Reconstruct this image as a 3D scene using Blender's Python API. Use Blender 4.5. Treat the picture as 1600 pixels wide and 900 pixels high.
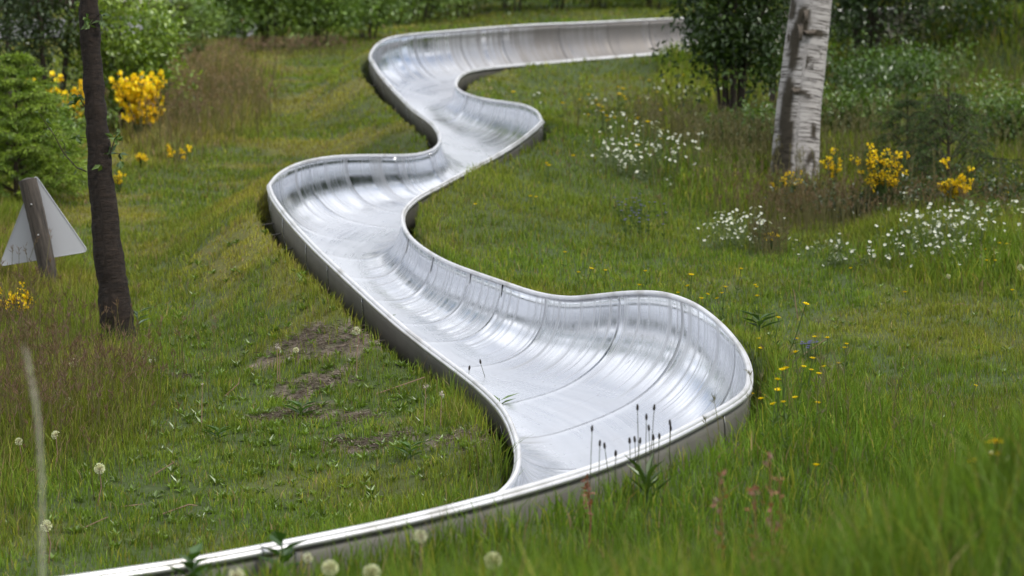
import bpy, math, random
import numpy as np
from mathutils import Vector

# ------------------------------------------------------------------ clear
for o in list(bpy.data.objects):
    bpy.data.objects.remove(o)
scene = bpy.context.scene
COL = scene.collection
rnd = random.Random(7)
rs = np.random.RandomState(11)

# ------------------------------------------------------------------ camera
CAMZ = 2.5
FPX = 4444.0            # focal length in pixels of a 1600 wide picture (100 mm lens)
cam_d = bpy.data.cameras.new('camera')
cam = bpy.data.objects.new('camera', cam_d)
COL.objects.link(cam)
cam.location = (0, 0, CAMZ)
cam.rotation_euler = (math.radians(90), 0, 0)
cam_d.sensor_width = 36.0
cam_d.lens = 36.0 * FPX / 1600.0
cam_d.clip_start = 0.05
cam_d.clip_end = 1000
cam_d.dof.use_dof = True
cam_d.dof.focus_distance = 11.9
cam_d.dof.aperture_fstop = 4.2
scene.camera = cam

# ------------------------------------------------------------------ sky with broken cloud
SUN_EL, SUN_AZ = math.radians(52), math.radians(125)      # azimuth clockwise from +Y
w = bpy.data.worlds.new('World'); scene.world = w; w.use_nodes = True
nt = w.node_tree; nt.nodes.clear()
N = nt.nodes.new; L = nt.links.new
out = N('ShaderNodeOutputWorld'); bg = N('ShaderNodeBackground')
sky = N('ShaderNodeTexSky'); sky.sky_type = 'NISHITA'; sky.sun_disc = False
sky.sun_elevation = SUN_EL; sky.sun_rotation = SUN_AZ
tc = N('ShaderNodeTexCoord'); mp = N('ShaderNodeMapping'); mp.inputs['Scale'].default_value = (1.0, 1.0, 2.6)
nz = N('ShaderNodeTexNoise'); nz.inputs['Scale'].default_value = 2.1; nz.inputs['Detail'].default_value = 7; nz.inputs['Roughness'].default_value = .55
cr = N('ShaderNodeValToRGB'); cr.color_ramp.elements[0].position = .30; cr.color_ramp.elements[1].position = .50
nz2 = N('ShaderNodeTexNoise'); nz2.inputs['Scale'].default_value = 3.4; nz2.inputs['Detail'].default_value = 5
cr2 = N('ShaderNodeValToRGB')
cr2.color_ramp.elements[0].position = .35; cr2.color_ramp.elements[0].color = (5.0, 5.3, 6.0, 1)
cr2.color_ramp.elements[1].position = .65; cr2.color_ramp.elements[1].color = (14.5, 14.5, 14.8, 1)
mx = N('ShaderNodeMixRGB')
L(tc.outputs['Generated'], mp.inputs['Vector']); L(mp.outputs[0], nz.inputs['Vector']); L(mp.outputs[0], nz2.inputs['Vector'])
L(nz.outputs['Fac'], cr.inputs['Fac']); L(nz2.outputs['Fac'], cr2.inputs['Fac'])
L(cr.outputs['Color'], mx.inputs['Fac']); L(sky.outputs[0], mx.inputs[1]); L(cr2.outputs['Color'], mx.inputs[2])
L(mx.outputs[0], bg.inputs['Color']); bg.inputs['Strength'].default_value = 0.09
L(bg.outputs[0], out.inputs['Surface'])

# ------------------------------------------------------------------ sun behind thin cloud
sd = bpy.data.lights.new('sun', 'SUN'); sd.energy = 2.0; sd.angle = math.radians(9); sd.color = (1.0, .95, .87)
so = bpy.data.objects.new('sun', sd); COL.objects.link(so)
sdir = Vector((math.sin(SUN_AZ) * math.cos(SUN_EL), math.cos(SUN_AZ) * math.cos(SUN_EL), math.sin(SUN_EL)))
so.rotation_euler = sdir.to_track_quat('Z', 'Y').to_euler(); so.location = sdir * 60

scene.view_settings.view_transform = 'Standard'
scene.view_settings.look = 'None'
scene.view_settings.exposure = 0.7
scene.view_settings.gamma = 1.0
scene.view_settings.use_curve_mapping = False
scene.cycles.max_bounces = 6
scene.cycles.diffuse_bounces = 3
scene.cycles.glossy_bounces = 4
scene.cycles.transmission_bounces = 3
scene.cycles.transparent_max_bounces = 4
scene.cycles.use_denoising = True
scene.cycles.sample_clamp_indirect = 6

RIMS = [
(5.608,31.491,0.246,6.459,31.667,0.634),
(5.613,31.522,0.242,6.406,31.864,0.617),
(5.576,31.573,0.237,6.294,32.065,0.599),
(5.517,31.640,0.231,6.144,32.257,0.580),
(5.434,31.707,0.223,5.958,32.423,0.560),
(5.328,31.770,0.213,5.742,32.561,0.542),
(5.202,31.824,0.204,5.504,32.668,0.524),
(5.054,31.865,0.194,5.246,32.744,0.508),
(4.885,31.891,0.186,4.970,32.789,0.494),
(4.694,31.898,0.178,4.679,32.801,0.482),
(4.483,31.883,0.171,4.374,32.781,0.472),
(4.256,31.843,0.165,4.061,32.729,0.463),
(4.017,31.778,0.161,3.744,32.645,0.456),
(3.770,31.688,0.159,3.428,32.531,0.450),
(3.518,31.573,0.157,3.116,32.391,0.444),
(3.264,31.436,0.155,2.810,32.228,0.440),
(3.006,31.276,0.155,2.508,32.042,0.437),
(2.744,31.094,0.155,2.209,31.836,0.436),
(2.475,30.889,0.158,1.910,31.609,0.436),
(2.196,30.660,0.161,1.609,31.362,0.439),
(1.907,30.409,0.164,1.302,31.095,0.444),
(1.606,30.136,0.166,0.988,30.809,0.450),
(1.297,29.844,0.166,0.666,30.505,0.456),
(0.984,29.538,0.164,0.341,30.186,0.463),
(0.680,29.228,0.163,0.020,29.858,0.467),
(0.400,28.924,0.166,-0.284,29.527,0.469),
(0.160,28.638,0.171,-0.555,29.203,0.470),
(-0.030,28.381,0.176,-0.781,28.894,0.471),
(-0.167,28.161,0.179,-0.956,28.611,0.473),
(-0.258,27.981,0.182,-1.083,28.360,0.474),
(-0.313,27.837,0.186,-1.171,28.142,0.473),
(-0.344,27.716,0.191,-1.235,27.951,0.467),
(-0.361,27.599,0.198,-1.285,27.771,0.452),
(-0.374,27.464,0.208,-1.323,27.587,0.429),
(-0.390,27.293,0.220,-1.345,27.380,0.402),
(-0.416,27.073,0.232,-1.347,27.134,0.384),
(-0.457,26.801,0.235,-1.334,26.837,0.385),
(-0.506,26.482,0.216,-1.317,26.479,0.405),
(-0.520,26.121,0.173,-1.294,26.065,0.426),
(-0.457,25.730,0.153,-1.247,25.616,0.426),
(-0.356,25.316,0.156,-1.187,25.158,0.404),
(-0.249,24.893,0.169,-1.116,24.714,0.374),
(-0.152,24.484,0.189,-1.045,24.302,0.345),
(-0.071,24.105,0.214,-0.979,23.931,0.322),
(-0.005,23.764,0.238,-0.921,23.603,0.306),
(0.048,23.458,0.261,-0.873,23.312,0.297),
(0.092,23.179,0.279,-0.835,23.047,0.294),
(0.130,22.915,0.290,-0.804,22.795,0.297),
(0.166,22.656,0.296,-0.776,22.541,0.302),
(0.196,22.387,0.298,-0.743,22.273,0.309),
(0.212,22.093,0.297,-0.697,21.982,0.313),
(0.218,21.761,0.306,-0.629,21.670,0.303),
(0.222,21.387,0.334,-0.557,21.341,0.271),
(0.223,20.978,0.374,-0.528,21.008,0.223),
(0.207,20.558,0.404,-0.576,20.680,0.191),
(0.162,20.148,0.402,-0.675,20.362,0.192),
(0.077,19.763,0.375,-0.796,20.051,0.219),
(-0.039,19.407,0.338,-0.925,19.737,0.257),
(-0.165,19.081,0.303,-1.053,19.418,0.293),
(-0.280,18.778,0.275,-1.174,19.092,0.324),
(-0.371,18.492,0.256,-1.283,18.763,0.343),
(-0.441,18.215,0.248,-1.373,18.435,0.352),
(-0.498,17.941,0.249,-1.436,18.106,0.353),
(-0.554,17.662,0.253,-1.468,17.769,0.354),
(-0.611,17.366,0.247,-1.468,17.413,0.364),
(-0.653,17.038,0.224,-1.451,17.022,0.388),
(-0.638,16.670,0.192,-1.408,16.589,0.414),
(-0.571,16.262,0.169,-1.351,16.125,0.427),
(-0.465,15.829,0.164,-1.268,15.651,0.427),
(-0.347,15.390,0.173,-1.171,15.186,0.416),
(-0.229,14.968,0.193,-1.070,14.749,0.401),
(-0.120,14.582,0.214,-0.974,14.348,0.387),
(-0.018,14.243,0.233,-0.881,13.986,0.376),
(0.080,13.947,0.249,-0.790,13.658,0.361),
(0.179,13.684,0.269,-0.695,13.354,0.339),
(0.284,13.433,0.301,-0.589,13.066,0.304),
(0.401,13.174,0.353,-0.471,12.789,0.260),
(0.532,12.888,0.411,-0.346,12.516,0.217),
(0.665,12.568,0.458,-0.234,12.243,0.187),
(0.782,12.216,0.470,-0.150,11.961,0.180),
(0.866,11.848,0.453,-0.095,11.669,0.193),
(0.916,11.485,0.428,-0.054,11.375,0.213),
(0.923,11.138,0.413,-0.020,11.091,0.224),
(0.899,10.801,0.420,0.008,10.821,0.215),
(0.860,10.460,0.445,0.025,10.567,0.185),
(0.788,10.105,0.476,0.005,10.320,0.148),
(0.658,9.730,0.495,-0.100,10.057,0.118),
(0.477,9.342,0.498,-0.263,9.767,0.104),
(0.249,8.964,0.495,-0.464,9.464,0.100),
(-0.018,8.611,0.495,-0.692,9.166,0.100),
(-0.305,8.289,0.497,-0.935,8.887,0.100),
(-0.604,8.002,0.504,-1.186,8.635,0.098),
(-0.904,7.747,0.510,-1.441,8.411,0.096),
(-1.202,7.525,0.519,-1.698,8.214,0.094),
(-1.491,7.327,0.522,-1.954,8.038,0.095),
(-1.772,7.154,0.518,-2.212,7.885,0.100),]
# ------------------------------------------------------------------ helpers
class MB:
    """collects vertices, faces, colours and uv; build() links ONE mesh object"""
    def __init__(s):
        s.v = []; s.f = []; s.c = []; s.uv = []; s.n = 0; s.mi = []
    def add(s, V, F, col=(1, 1, 1), uv=None, mi=0):
        V = np.asarray(V, float).reshape(-1, 3)
        s.v.append(V)
        F = np.asarray(F, int)
        s.f.append(F + s.n); s.mi.append(np.full(len(F), mi))
        c = np.asarray(col, float)
        if c.ndim == 1: c = np.tile(c, (len(V), 1))
        s.c.append(c[:, :3])
        s.uv.append(np.zeros((len(V), 2)) if uv is None else np.asarray(uv, float))
        s.n += len(V)
    def mesh(s, name, mats, smooth=False):
        me = bpy.data.meshes.new(name)
        V = np.concatenate(s.v)
        loops = np.concatenate([f.ravel() for f in s.f]).astype(np.int32)
        tot = np.concatenate([np.full(len(f), f.shape[1]) for f in s.f]).astype(np.int32)
        st = np.r_[0, np.cumsum(tot)[:-1]].astype(np.int32)
        me.vertices.add(len(V)); me.vertices.foreach_set('co', V.astype(np.float32).ravel())
        me.loops.add(len(loops)); me.loops.foreach_set('vertex_index', loops)
        me.polygons.add(len(tot)); me.polygons.foreach_set('loop_start', st); me.polygons.foreach_set('loop_total', tot)
        me.polygons.foreach_set('material_index', np.concatenate(s.mi).astype(np.int32))
        me.polygons.foreach_set('use_smooth', np.full(len(tot), bool(smooth)))
        C = np.concatenate(s.c); C = np.concatenate([C, np.ones((len(C), 1))], 1)
        a = me.color_attributes.new('tint', 'FLOAT_COLOR', 'POINT'); a.data.foreach_set('color', C.astype(np.float32).ravel())
        U = np.concatenate(s.uv)[loops]
        ul = me.uv_layers.new(name='UVMap'); ul.data.foreach_set('uv', U.astype(np.float32).ravel())
        me.update(calc_edges=True); me.validate()
        for m in (mats if isinstance(mats, (list, tuple)) else [mats]): me.materials.append(m)
        return me
    def build(s, name, mats, parent=None, smooth=False, loc=None):
        if not s.v: return None
        me = s.mesh(name, mats, smooth)
        o = bpy.data.objects.new(name, me); COL.objects.link(o)
        if parent is not None: o.parent = parent
        if loc is not None: o.location = loc
        return o

def tag(o, label=None, cat=None, group=None, kind=None):
    if label: o['label'] = label
    if cat: o['category'] = cat
    if group: o['group'] = group
    if kind: o['kind'] = kind
    return o

def thing(name, loc, label, cat, group=None, rz=0):
    o = bpy.data.objects.new(name, None); COL.objects.link(o)
    o.empty_display_size = .1; o.location = loc; o.rotation_euler = (0, 0, rz)
    return tag(o, label, cat, group)

def copy_tree(o, parent=None):
    c = o.copy(); COL.objects.link(c)
    if parent is not None: c.parent = parent
    for ch in list(o.children): copy_tree(ch, c)
    return c

def lattice(n, seed): return np.random.RandomState(seed).rand(n, n)
_LAT = {}
def vnoise(x, y, scale, seed=0):
    if seed not in _LAT: _LAT[seed] = lattice(64, seed + 1000)
    G = _LAT[seed]; x = np.asarray(x, float) * scale + 13.3; y = np.asarray(y, float) * scale + 7.7
    ix = np.floor(x).astype(int); iy = np.floor(y).astype(int); fx = x - ix; fy = y - iy
    fx = fx * fx * (3 - 2 * fx); fy = fy * fy * (3 - 2 * fy)
    a = G[ix % 64, iy % 64]; b = G[(ix + 1) % 64, iy % 64]; c = G[ix % 64, (iy + 1) % 64]; d = G[(ix + 1) % 64, (iy + 1) % 64]
    return (a * (1 - fx) + b * fx) * (1 - fy) + (c * (1 - fx) + d * fx) * fy
def fbm(x, y, scale, seed=0, oct=3):
    s = 0; a = .5; t = 0
    for k in range(oct):
        s = s + a * vnoise(x, y, scale * 2 ** k, seed + k); t += a; a *= .5
    return s / t
def sstep(a, b, x):
    t = np.clip((np.asarray(x, float) - a) / (b - a), 0, 1); return t * t * (3 - 2 * t)

def tube(mb, P, R, n=8, col=(1, 1, 1), cap=True, mi=0, jitter=0):
    P = np.asarray(P, float); R = np.broadcast_to(np.asarray(R, float), (len(P),))
    T = np.gradient(P, axis=0); T /= np.linalg.norm(T, axis=1)[:, None] + 1e-9
    up = np.array([0, 0, 1.]) if abs(T[0, 2]) < .9 else np.array([1., 0, 0])
    U = np.cross(up, T[0]); U /= np.linalg.norm(U)
    Us = []
    for t in T:
        U = U - t * np.dot(U, t); U /= np.linalg.norm(U) + 1e-9; Us.append(U)
    Us = np.array(Us); W = np.cross(T, Us)
    a = np.linspace(0, 2 * np.pi, n, endpoint=False)
    rr = R[:, None] * (1 + (rs.rand(len(P), n) - .5) * jitter)
    V = P[:, None] + rr[..., None] * (np.cos(a)[None, :, None] * Us[:, None] + np.sin(a)[None, :, None] * W[:, None])
    m = len(P); i = np.arange(m - 1)[:, None]; j = np.arange(n)[None]
    F = np.stack([i * n + j, i * n + (j + 1) % n, (i + 1) * n + (j + 1) % n, (i + 1) * n + j], -1).reshape(-1, 4)
    d = np.r_[0, np.cumsum(np.linalg.norm(np.diff(P, axis=0), axis=1))]
    uv = np.stack([np.repeat(d[:, None], n, 1), np.tile(a[None] / 6.2832, (m, 1))], -1).reshape(-1, 2)
    mb.add(V.reshape(-1, 3), F, col, uv, mi)
    if cap:
        for e, o_ in ((0, -1), (m - 1, 1)):
            c = P[e] + T[e] * o_ * R[e] * .25
            Vc = np.concatenate([V[e], c[None]])
            k = np.arange(n); Fc = np.stack([k, (k + 1) % n, np.full(n, n)], 1)
            if o_ < 0: Fc = Fc[:, ::-1]
            mb.add(Vc, Fc, col, None, mi)

def blades(mb, P, H, W, lean, az, col, tipcol=None, mi=0, droop=.5):
    """grass blades: 5 vertices each, bending over towards the tip"""
    n = len(P)
    dirv = np.stack([np.cos(az), np.sin(az), np.zeros(n)], 1); side = np.stack([-np.sin(az), np.cos(az), np.zeros(n)], 1)
    fa = rs.rand(n) * np.pi; side = side * np.cos(fa)[:, None] + dirv * np.sin(fa)[:, None]
    H = np.broadcast_to(H, (n,))[:, None]; W = np.broadcast_to(W, (n,))[:, None] * .5; ln = np.broadcast_to(lean, (n,))[:, None]
    up = np.array([0, 0, 1.])
    m = P + up * H * .55 + dirv * H * ln * .35
    t = P + up * H * (1 - ln * droop * .6) + dirv * H * ln
    V = np.stack([P - side * W, P + side * W, m - side * W * .8, m + side * W * .8, t], 1)
    b = (np.arange(n) * 5)[:, None]
    C = np.repeat(col[:, None], 5, 1)
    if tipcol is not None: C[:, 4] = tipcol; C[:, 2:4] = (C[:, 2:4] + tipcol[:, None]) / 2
    mb.add(V.reshape(-1, 3), b + np.array([[0, 1, 3, 2]]), C.reshape(-1, 3), mi=mi)
    k = mb.n - 5 * n
    mb.f.append(k + b + np.array([[2, 3, 4]])); mb.mi.append(np.full(n, mi))

def leaves(mb, P, D, Nn, Ln, Wd, col, mi=0, fold=.25):
    """leaf = two quads' worth of fold: 6 vertices base, two sides, tip, two sides"""
    n = len(P)
    D = D / (np.linalg.norm(D, axis=1)[:, None] + 1e-9)
    S = np.cross(D, Nn); S /= np.linalg.norm(S, axis=1)[:, None] + 1e-9
    U = np.cross(S, D)
    Ln = np.broadcast_to(Ln, (n,))[:, None]; Wd = np.broadcast_to(Wd, (n,))[:, None] * .5
    a = P; c = P + D * Ln
    l1 = P + D * Ln * .45 + S * Wd + U * Wd * fold; r1 = P + D * Ln * .45 - S * Wd + U * Wd * fold
    c2 = c - U * Ln * .12
    V = np.stack([a, l1, c2, r1], 1)
    b = (np.arange(n) * 4)[:, None]
    if col.ndim == 1: col = np.tile(col, (n, 1))
    mb.add(V.reshape(-1, 3), np.concatenate([b + np.array([[0, 1, 2]]), b + np.array([[0, 2, 3]])]), np.repeat(col[:, None], 4, 1).reshape(-1, 3), mi=mi)

def rdir(n, zlo=-1, zhi=1):
    z = zlo + rs.rand(n) * (zhi - zlo); a = rs.rand(n) * 6.2832; r = np.sqrt(np.maximum(0, 1 - z * z))
    return np.stack([r * np.cos(a), r * np.sin(a), z], 1)

# ------------------------------------------------------------------ materials
def mat(name):
    m = bpy.data.materials.new(name); m.use_nodes = True; n = m.node_tree; n.nodes.clear()
    return m, n, n.nodes.new, n.links.new
def foliage(name, rough=.5, trans=.35, gloss=.06, mult=(1, 1, 1)):
    m, n, N, L = mat(name)
    o = N('ShaderNodeOutputMaterial'); a = N('ShaderNodeVertexColor'); a.layer_name = 'tint'
    nz = N('ShaderNodeTexNoise'); nz.inputs['Scale'].default_value = 9; nz.inputs['Detail'].default_value = 3
    g = N('ShaderNodeNewGeometry'); L(g.outputs['Position'], nz.inputs['Vector'])
    mr = N('ShaderNodeMapRange'); mr.inputs['To Min'].default_value = .75; mr.inputs['To Max'].default_value = 1.25
    L(nz.outputs['Fac'], mr.inputs['Value'])
    mu = N('ShaderNodeVectorMath'); mu.operation = 'SCALE'; L(a.outputs['Color'], mu.inputs[0]); L(mr.outputs[0], mu.inputs['Scale'])
    m2 = N('ShaderNodeVectorMath'); m2.operation = 'MULTIPLY'; m2.inputs[1].default_value = mult; L(mu.outputs[0], m2.inputs[0])
    p = N('ShaderNodeBsdfDiffuse'); t = N('ShaderNodeBsdfTranslucent'); gl = N('ShaderNodeBsdfGlossy')
    gl.inputs['Roughness'].default_value = rough
    ym = N('ShaderNodeVectorMath'); ym.operation = 'MULTIPLY'; ym.inputs[1].default_value = (1.15, 1.2, .5); L(m2.outputs[0], ym.inputs[0])
    L(m2.outputs[0], p.inputs['Color']); L(ym.outputs[0], t.inputs['Color'])
    x = N('ShaderNodeMixShader'); x.inputs['Fac'].default_value = trans; L(p.outputs[0], x.inputs[1]); L(t.outputs[0], x.inputs[2])
    y = N('ShaderNodeMixShader'); y.inputs['Fac'].default_value = gloss; L(x.outputs[0], y.inputs[1]); L(gl.outputs[0], y.inputs[2])
    gl.inputs['Color'].default_value = (.8, .85, .8, 1)
    L(y.outputs[0], o.inputs['Surface'])
    return m
def tinted(name, rough=.8, scale=30, var=.35, bump=.0, metallic=0, spec=.3, fixed=None):
    """principled; vertex tint times noise"""
    m, n, N, L = mat(name)
    o = N('ShaderNodeOutputMaterial'); a = N('ShaderNodeVertexColor'); a.layer_name = 'tint'
    g = N('ShaderNodeTexCoord'); nz = N('ShaderNodeTexNoise'); nz.inputs['Scale'].default_value = scale; nz.inputs['Detail'].default_value = 5
    L(g.outputs['Object'], nz.inputs['Vector'])
    mr = N('ShaderNodeMapRange'); mr.inputs['To Min'].default_value = 1 - var; mr.inputs['To Max'].default_value = 1 + var
    L(nz.outputs['Fac'], mr.inputs['Value'])
    mu = N('ShaderNodeVectorMath'); mu.operation = 'SCALE'; 
    if fixed: mu.inputs[0].default_value = fixed
    else: L(a.outputs['Color'], mu.inputs[0])
    L(mr.outputs[0], mu.inputs['Scale'])
    p = N('ShaderNodeBsdfPrincipled'); L(mu.outputs[0], p.inputs['Base Color']); p.inputs['Roughness'].default_value = rough
    p.inputs['Metallic'].default_value = metallic; p.inputs['Specular IOR Level'].default_value = spec
    if bump:
        b = N('ShaderNodeBump'); b.inputs['Strength'].default_value = bump; b.inputs['Distance'].default_value = .01
        L(nz.outputs['Fac'], b.inputs['Height']); L(b.outputs[0], p.inputs['Normal'])
    L(p.outputs[0], o.inputs['Surface'])
    return m

M_GRASS = foliage('grass_blades', .5, .42, .012)
M_LEAF = foliage('leaves', .4, .35, .07)
M_LEAFD = foliage('dark_leaves', .35, .25, .05)
M_NEEDLE = foliage('needles', .5, .25, .04)
M_PETAL = foliage('petals', .6, .3, .02)
M_FLUFF = foliage('seed_fluff', .8, .45, .0)
M_WOOD = tinted('twig_bark', .85, 40, .4, .5)
M_DRY = tinted('dry_stalk', .8, 60, .3)

def steel_mat():
    """polished stainless sheet; uv x = metres along the run, uv y = 0..1 across; tint.r = distance from the seam"""
    m, n, N, L = mat('stainless_sheet')
    o = N('ShaderNodeOutputMaterial'); uv = N('ShaderNodeUVMap'); uv.uv_map = 'UVMap'
    def noise(scale_vec, sc, det=4, rough=.55):
        mp = N('ShaderNodeMapping'); mp.inputs['Scale'].default_value = scale_vec; L(uv.outputs[0], mp.inputs['Vector'])
        z = N('ShaderNodeTexNoise'); z.inputs['Scale'].default_value = sc; z.inputs['Detail'].default_value = det; z.inputs['Roughness'].default_value = rough
        L(mp.outputs[0], z.inputs['Vector']); return z.outputs['Fac']
    def ramp(f, a, b, c0, c1):
        r = N('ShaderNodeMapRange'); r.inputs['From Min'].default_value = a; r.inputs['From Max'].default_value = b
        r.inputs['To Min'].default_value = c0; r.inputs['To Max'].default_value = c1; L(f, r.inputs['Value']); return r.outputs[0]
    def math_(op, a, b):
        q = N('ShaderNodeMath'); q.operation = op
        for k, v in ((0, a), (1, b)):
            if isinstance(v, (int, float)): q.inputs[k].default_value = v
            else: L(v, q.inputs[k])
        return q.outputs[0]
    across = noise((14, .7, 1), 1.0, 6, .65)       # streaks that run across the trough (rain, grinding)
    across2 = noise((60, 1.2, 1), 1.0, 3)
    along = noise((.5, 45, 1), 1.0, 5, .6)          # scuffs that run along the floor
    blot = noise((1.3, 2.2, 1), 1.3, 4)
    tint = N('ShaderNodeVertexColor'); tint.layer_name = 'tint'; sep = N('ShaderNodeSeparateColor'); L(tint.outputs['Color'], sep.inputs[0])
    seam = sep.outputs[0]; floor_ = sep.outputs[1]
    # roughness
    r1 = ramp(across, .36, .70, .08, .34); r2 = ramp(along, .4, .7, .25, .36); r3 = ramp(blot, .35, .7, -.03, .09)
    mixr = N('ShaderNodeMix'); L(floor_, mixr.inputs[0]); L(r1, mixr.inputs[2]); L(r2, mixr.inputs[3])
    rough = math_('ADD', mixr.outputs[0], r3)
    # dirt, plus a dark reflection painted onto the far walls
    d1 = ramp(across, .5, .72, 0, .5); d2 = ramp(seam, .955, .995, 0, .8); d3 = ramp(across2, .5, .8, 0, .16)
    d4 = math_('MULTIPLY', d2, ramp(noise((3, 14, 1), 1.0, 4), .3, .6, .25, 1))
    wall = math_('SUBTRACT', 1.0, floor_)
    dirt_refl = math_('ADD', math_('MULTIPLY', math_('ADD', d1, d3), wall), d4)
    dirt_refl = math_('ADD', dirt_refl, math_('MULTIPLY', math_('MULTIPLY', sep.outputs[2], ramp(blot, .3, .7, .75, 1.0)), wall))
    dirt_refl = math_('ADD', dirt_refl, ramp(blot, .5, .8, 0, .18))
    # fine grime specks and a scuffed running line down the middle
    dirt_refl = math_('ADD', dirt_refl, ramp(noise((30, 30, 1), 1.0, 2), .70, .76, 0, .45))
    dirt_refl = math_('ADD', dirt_refl, math_('MULTIPLY', floor_, ramp(noise((.8, 9, 1), 1.0, 5, .7), .5, .72, 0, .12)))
    dirt_refl = math_('MINIMUM', dirt_refl, .93)
    cm = N('ShaderNodeMixRGB'); cm.inputs[1].default_value = (.68, .70, .735, 1); cm.inputs[2].default_value = (.165, .150, .135, 1); L(dirt_refl, cm.inputs['Fac'])
    p = N('ShaderNodeBsdfPrincipled'); L(cm.outputs[0], p.inputs['Base Color']); p.inputs['Metallic'].default_value = 1
    L(math_('ADD', rough, math_('MULTIPLY', dirt_refl, .25)), p.inputs['Roughness'])
    b = N('ShaderNodeBump'); b.inputs['Strength'].default_value = .22; b.inputs['Distance'].default_value = .012
    hh = math_('ADD', noise((2.2, 1.6, 1), 1.0, 2), math_('MULTIPLY', math_('MULTIPLY', across, .3), math_('SUBTRACT', 1.0, floor_))); L(hh, b.inputs['Height']); L(b.outputs[0], p.inputs['Normal'])
    L(p.outputs[0], o.inputs['Surface'])
    return m
M_STEEL = steel_mat()
def rail_mat():
    m, n, N, L = mat('rail_steel')
    o = N('ShaderNodeOutputMaterial'); p = N('ShaderNodeBsdfPrincipled'); tc = N('ShaderNodeTexCoord')
    z = N('ShaderNodeTexNoise'); z.inputs['Scale'].default_value = 5; z.inputs['Detail'].default_value = 7; L(tc.outputs['Object'], z.inputs['Vector'])
    c = N('ShaderNodeValToRGB'); c.color_ramp.elements[0].position = .3; c.color_ramp.elements[0].color = (.52, .51, .49, 1)
    c.color_ramp.elements[1].position = .5; c.color_ramp.elements[1].color = (.76, .76, .77, 1); L(z.outputs['Fac'], c.inputs['Fac'])
    L(c.outputs[0], p.inputs['Base Color']); p.inputs['Metallic'].default_value = .85; p.inputs['Roughness'].default_value = .42
    L(p.outputs[0], o.inputs['Surface']); return m
M_RAIL = rail_mat()
M_DULL = tinted('dull_sheet_back', .6, 9, .3, .1, .25, .3, fixed=(.14, .135, .12))
M_STAKE = tinted('stake_steel', .6, 40, .3, .1, .4, .3, fixed=(.10, .095, .085))

# ------------------------------------------------------------------ the run of the slide: both rims, x, y and height over the slope
SLOPE = 0.16
RM = np.array(RIMS)
def cubic(P, k):
    n = len(P); t = np.linspace(0, n - 1, (n - 1) * k + 1); i = np.clip(t.astype(int), 0, n - 2); f = (t - i)[:, None]
    g = lambda q: P[np.clip(q, 0, n - 1)]
    p0, p1, p2, p3 = g(i - 1), g(i), g(i + 1), g(i + 2)
    return .5 * ((2 * p1) + (-p0 + p2) * f + (2 * p0 - 5 * p1 + 4 * p2 - p3) * f ** 2 + (-p0 + 3 * p1 - 3 * p2 + p3) * f ** 3)
K = 6
RM = RM.copy(); END = 10; tdir = (RM[END] - RM[END + 3]) / 3; tdir = (tdir.reshape(2, 3).mean(0)[None].repeat(2, 0)).ravel()
for q_ in range(END): RM[q_] = RM[END] + tdir * (END - q_)
RM[:END, 2] = RM[END, 2]; RM[:END, 5] = RM[END, 5]
RR = cubic(RM, K)
# carry the run on a little beyond both ends so that it does not stop at the frame
d0 = RR[0] - RR[6]; d1 = RR[-1] - RR[-7]
pre = np.array([RR[0] + d0 * (k / 6.) for k in range(60, 0, -1)]); post = np.array([RR[-1] + d1 * (k / 6.) for k in range(1, 31)])
pre[:, 2] = RR[0, 2]; pre[:, 5] = RR[0, 5]; post[:, 2] = RR[-1, 2]; post[:, 5] = RR[-1, 5]
RR = np.concatenate([pre, RR, post])
for _ in range(3): RR[1:-1] = (RR[:-2] + 2 * RR[1:-1] + RR[2:]) / 4
st = (np.arange(len(RR)) - 60) / K            # original station number
Aw = RR[:, :3].copy(); Bw = RR[:, 3:].copy()
Aw[:, 2] += SLOPE * Aw[:, 1]; Bw[:, 2] += SLOPE * Bw[:, 1]
def expo(st, pts): return np.interp(st, [p[0] for p in pts], [p[1] for p in pts])
# how far each rim stands above the ground outside it
EA = expo(st, [(0, .0), (26, .0), (30, .06), (40, .1), (52, .09), (57, .02), (60, -.02), (65, .0), (69, .07), (77, .09), (80, .08), (84, .06), (88, .055), (95, .05)])
EB = expo(st, [(0, .12), (24, .08), (30, .08), (44, .07), (50, .05), (56, .05), (60, .07), (66, .07), (72, .06), (78, .07), (84, .05), (88, .03), (95, .03)])

# ------------------------------------------------------------------ ground
def base_h(x, y):
    """height over the plain slope, without the slide"""
    h = (fbm(x, y, .45, 3, 3) - .5) * .13 + (fbm(x, y, 2.2, 9, 3) - .5) * .05
    h = h * (sstep(6, 9, y) * .8 + .2)
    h += .44 * sstep(11.2, 5.5, y) * sstep(.2, 1.3, x - (11 - y) * .05)
    h += .60 * sstep(3.3, 4.9, x) * np.exp(-((y - 28.9) / 1.2) ** 2)
    h += .20 * sstep(-1.1, .1, x) * sstep(7.4, 6.2, y)
    return h
def plain_z(x, y):
    z = SLOPE * np.minimum(y, 46) + .03 * np.maximum(y - 46, 0)
    bank = 1.40 + .02 * y
    return np.maximum(z, bank * sstep(7.6, 6.4, y) + z * (1 - sstep(7.6, 6.4, y)))
xs = np.unique(np.round(np.r_[np.arange(-90, -8, 4.), np.arange(-8, -2.4, .25), np.arange(-2.6, 2.2, .05), np.arange(2.2, 7.6, .08), np.arange(7.6, 8, .2), np.arange(8, 91, 4.)], 3))
ys = np.unique(np.round(np.r_[np.arange(-30, 4, 2.), np.arange(4, 7, .2), np.arange(7, 20, .05), np.arange(20, 34, .1), np.arange(34, 50, .5), np.arange(50, 260, 10.)], 3))
GX, GY = np.meshgrid(xs, ys)
gx, gy = GX.ravel(), GY.ravel()
Z = plain_z(gx, gy) + base_h(gx, gy)
INCH = np.zeros(len(gx)); DCH = np.full(len(gx), 9.)
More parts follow.
